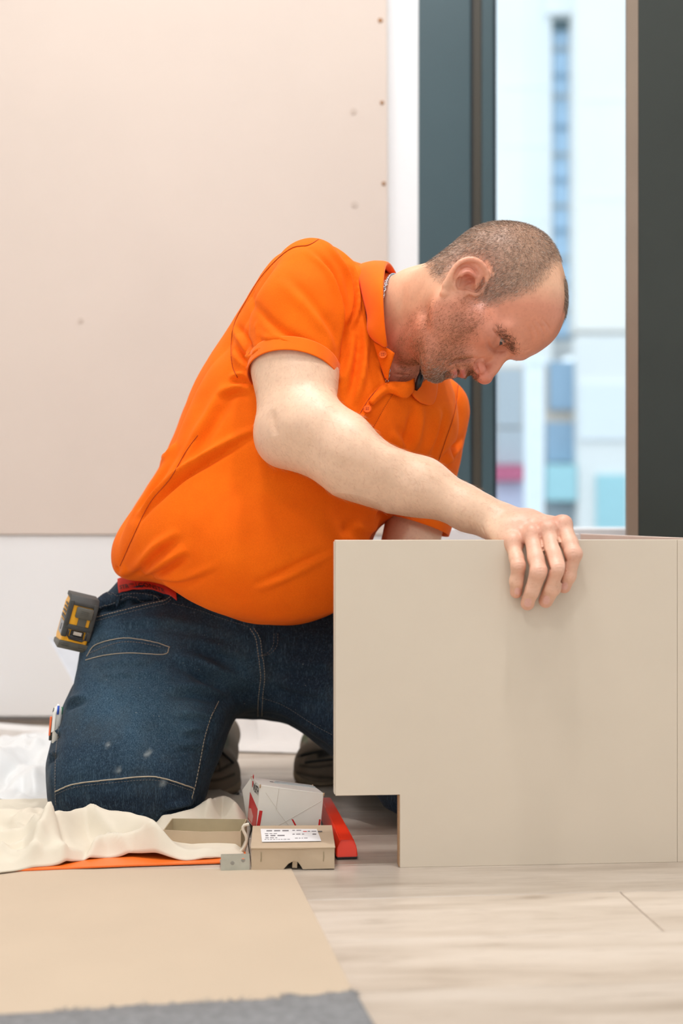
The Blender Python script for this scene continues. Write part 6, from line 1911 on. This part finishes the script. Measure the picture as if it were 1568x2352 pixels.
# crossing fold lines on the front, scuffed corners, torn strip on top
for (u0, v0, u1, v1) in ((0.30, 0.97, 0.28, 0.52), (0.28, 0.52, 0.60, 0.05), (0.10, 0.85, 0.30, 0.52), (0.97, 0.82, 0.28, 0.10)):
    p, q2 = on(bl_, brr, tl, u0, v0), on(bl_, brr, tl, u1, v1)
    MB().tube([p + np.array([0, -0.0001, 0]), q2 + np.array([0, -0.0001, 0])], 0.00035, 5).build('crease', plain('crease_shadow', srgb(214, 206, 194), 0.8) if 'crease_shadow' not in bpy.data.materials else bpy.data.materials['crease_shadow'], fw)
for p in (tl, tr, tl2, tr2): MB().tube([p + np.array([0, 0, -0.004]), p + np.array([0.0003, -0.0004, 0.0006])], [0.0008, 0.0014], 6).build('scuffed_corner', M_BROWNED, wbx, True)
MB().prism([on(tl, tr, tl2, .30, .55), on(tl, tr, tl2, .98, .62), on(tl, tr, tl2, .96, .80), on(tl, tr, tl2, .36, .74)], (0, 0, 0.0016)).build('top_flap', plain('grey_card_inside', srgb(180, 186, 186), 0.7), wbx)
bars(on(tl, tr, tl2, 0.25, 0.62) + np.array([0, 0, 0.0006]), (tr - tl) / np.linalg.norm(tr - tl), (tl2 - tl) / np.linalg.norm(tl2 - tl), zz, [(0.0, 0.0, 0.012, 0.004)], M_GPRINT, tp_)

# ================================================================== red hand tool behind the boxes
M_RED2 = plain('glossy_red_plastic', srgb(250, 60, 26), 0.32, 0.04, 30, spec=0.5)
ra, rb_ = FL(797, 1976), FL(742, 1862)
ry = (rb_ - ra); RLn = 0.27; ry /= np.linalg.norm(ry); rx = np.array([ry[1], -ry[0], 0])
def rp(u, d, z): return ra + rx * u + ry * d + np.array([0, 0, z])
tool = tag(empty('red_tool', tuple(rp(0, RLn / 2, 0))), 'bright red bar-shaped hand tool with a blunt tapered end lying behind the cartons', 'tool')
b = MB()
prof = lambda d, g: [rp(-0.0165 * (g := g * 0.84), d, 0.004), rp(0.0165 * g, d, 0.004), rp(0.0150 * g, d, 0.016), rp(0.0105 * g, d, 0.0255), rp(-0.0105 * g, d, 0.0255), rp(-0.0150 * g, d, 0.016)]
secs = [(0.000, 0.98, 0.0), (0.003, 1.02, 0.0), (0.030, 1.0, 0.0012), (0.20, 0.86, 0.002), (RLn, 0.80, 0.002)]
rws = []
for d, g, dz in secs: rws.append([p + np.array([0, 0, dz * (1 if i > 2 else 0)]) + ry * (0.006 if (d == 0 and i > 2) else 0) for i, p in enumerate(prof(d, g))])
bm2 = b.bm; vv = [[bm2.verts.new(p) for p in r_] for r_ in rws]
for i in range(len(vv) - 1):
    for k in range(6): bm2.faces.new((vv[i][k], vv[i][(k + 1) % 6], vv[i + 1][(k + 1) % 6], vv[i + 1][k]))
bm2.faces.new(list(reversed(vv[0]))); bm2.faces.new(vv[-1])
bmesh.ops.recalc_face_normals(bm2, faces=bm2.faces[:])
bmesh.ops.bevel(bm2, geom=bm2.edges[:], offset=0.0012, segments=2, affect='EDGES')
smooth_by_angle(b.build('body', M_RED2, tool), 35)
MB().box(rp(0, RLn / 2, 0.0025), (0.027, RLn - 0.006, 0.004), Matrix.Rotation(math.atan2(rx[1], rx[0]), 3, 'Z'), 0.0008).build('base_strip', M_BLKP, tool)
MB().box(rp(-0.0132, 0.065, 0.012), (0.003, 0.07, 0.010), Matrix.Rotation(math.atan2(rx[1], rx[0]), 3, 'Z'), 0.0012).build('recess', plain('dark_red_recess', srgb(120, 24, 16), 0.5), tool)
MB().tube([rp(-0.0150, 0.045, 0.014), rp(-0.0138, 0.045, 0.014)], 0.0035, 12).build('pivot', M_STEEL, tool, True)

# ================================================================== small things further back
w0, w1 = FL(-60, 1688), FL(116, 1703)
rot = math.atan2(w1[1] - w0[1], w1[0] - w0[0])
wl = MB().box(((w0 + w1) / 2 + np.array([-0.15 * math.cos(rot) - 0.03 * math.sin(-rot), 0.03 - 0.15 * math.sin(rot), 0.0095])), (0.55, 0.06, 0.019), Matrix.Rotation(rot, 3, 'Z'), 0.001).build('white_batten', plain('white_lacquer', srgb(236, 232, 228), 0.4))
tag(wl, 'flat white batten lying on the floor at the foot of the wall', 'batten')
yq = 2.78
pr = MB().prism([P(110, 1462, yq), P(240, 1500, yq), P(240, 1640, yq + 0.02), P(176, 1580, yq)], (0, 0.0012, 0)).build('paper_sheet', plain('bluish_white_paper', srgb(236, 240, 246), 0.7))
PB = P(240, 1640, yq + 0.02)
tag(pr, 'white paper sheet standing against the low wall behind the tape measure', 'paper')
s0 = [FL(388, 1884), FL(462, 1838), FL(520, 1842), FL(556, 1884)]
sn = MB().prism([(p[0], p[1] + 0.01, 0.0012) for p in s0], (0, 0, 0.0008)).build('printed_sheet', plain('grey_white_bag', srgb(190, 188, 180), 0.5))
tag(sn, 'pale grey printed sheet half hidden under the cream cloth beside the knee', 'paper')
lettering('lettering', 'IIII', FL(478, 1862, 0.002) + np.array([0, 0.012, 0.0004]), (1, 0.1, 0), (-0.1, 1, 0), 0.018, M_INK, sn, 0.02)
sc = MB()
for (x0, y0, x1, y1) in ((490, 1832, 515, 1828), (508, 1826, 540, 1820), (520, 1833, 548, 1826)):
    p, q2 = FL(x0, y0), FL(x1, y1); sc.prism([(p[0], p[1], 0.0006), (q2[0], q2[1] - 0.006, 0.0006), (q2[0], q2[1] + 0.012, 0.0006), (p[0] + 0.006, p[1] + 0.010, 0.0006)], (0, 0, 0.0010))
tag(sc.build('dark_scraps', plain('dark_scrap', srgb(62, 58, 54), 0.8)), 'dark torn scraps on the floor behind the white carton', 'scrap')
cord = [FL(500, 1962, .012), FL(548, 1957, .014), FL(562, 1944, .018), FL(566, 1925, .024), FL(558, 1905, .030), FL(560, 1896, .034), FL(572, 1893, .036)]
for p, y_ in zip(cord, (1.868, 1.864, 1.862, 1.862, 1.862, 1.862, 1.862)): p[0] = p[0] / p[1] * y_; p[2] = CAM_H - (CAM_H - p[2]) / p[1] * y_; p[1] = y_
tag(MB().tube(catmull(cord, 24), 0.0021, 8).build('cotton_tie', M_CREAM, None, True), 'cream cotton tie looped upright between the two brown cartons', 'cord')
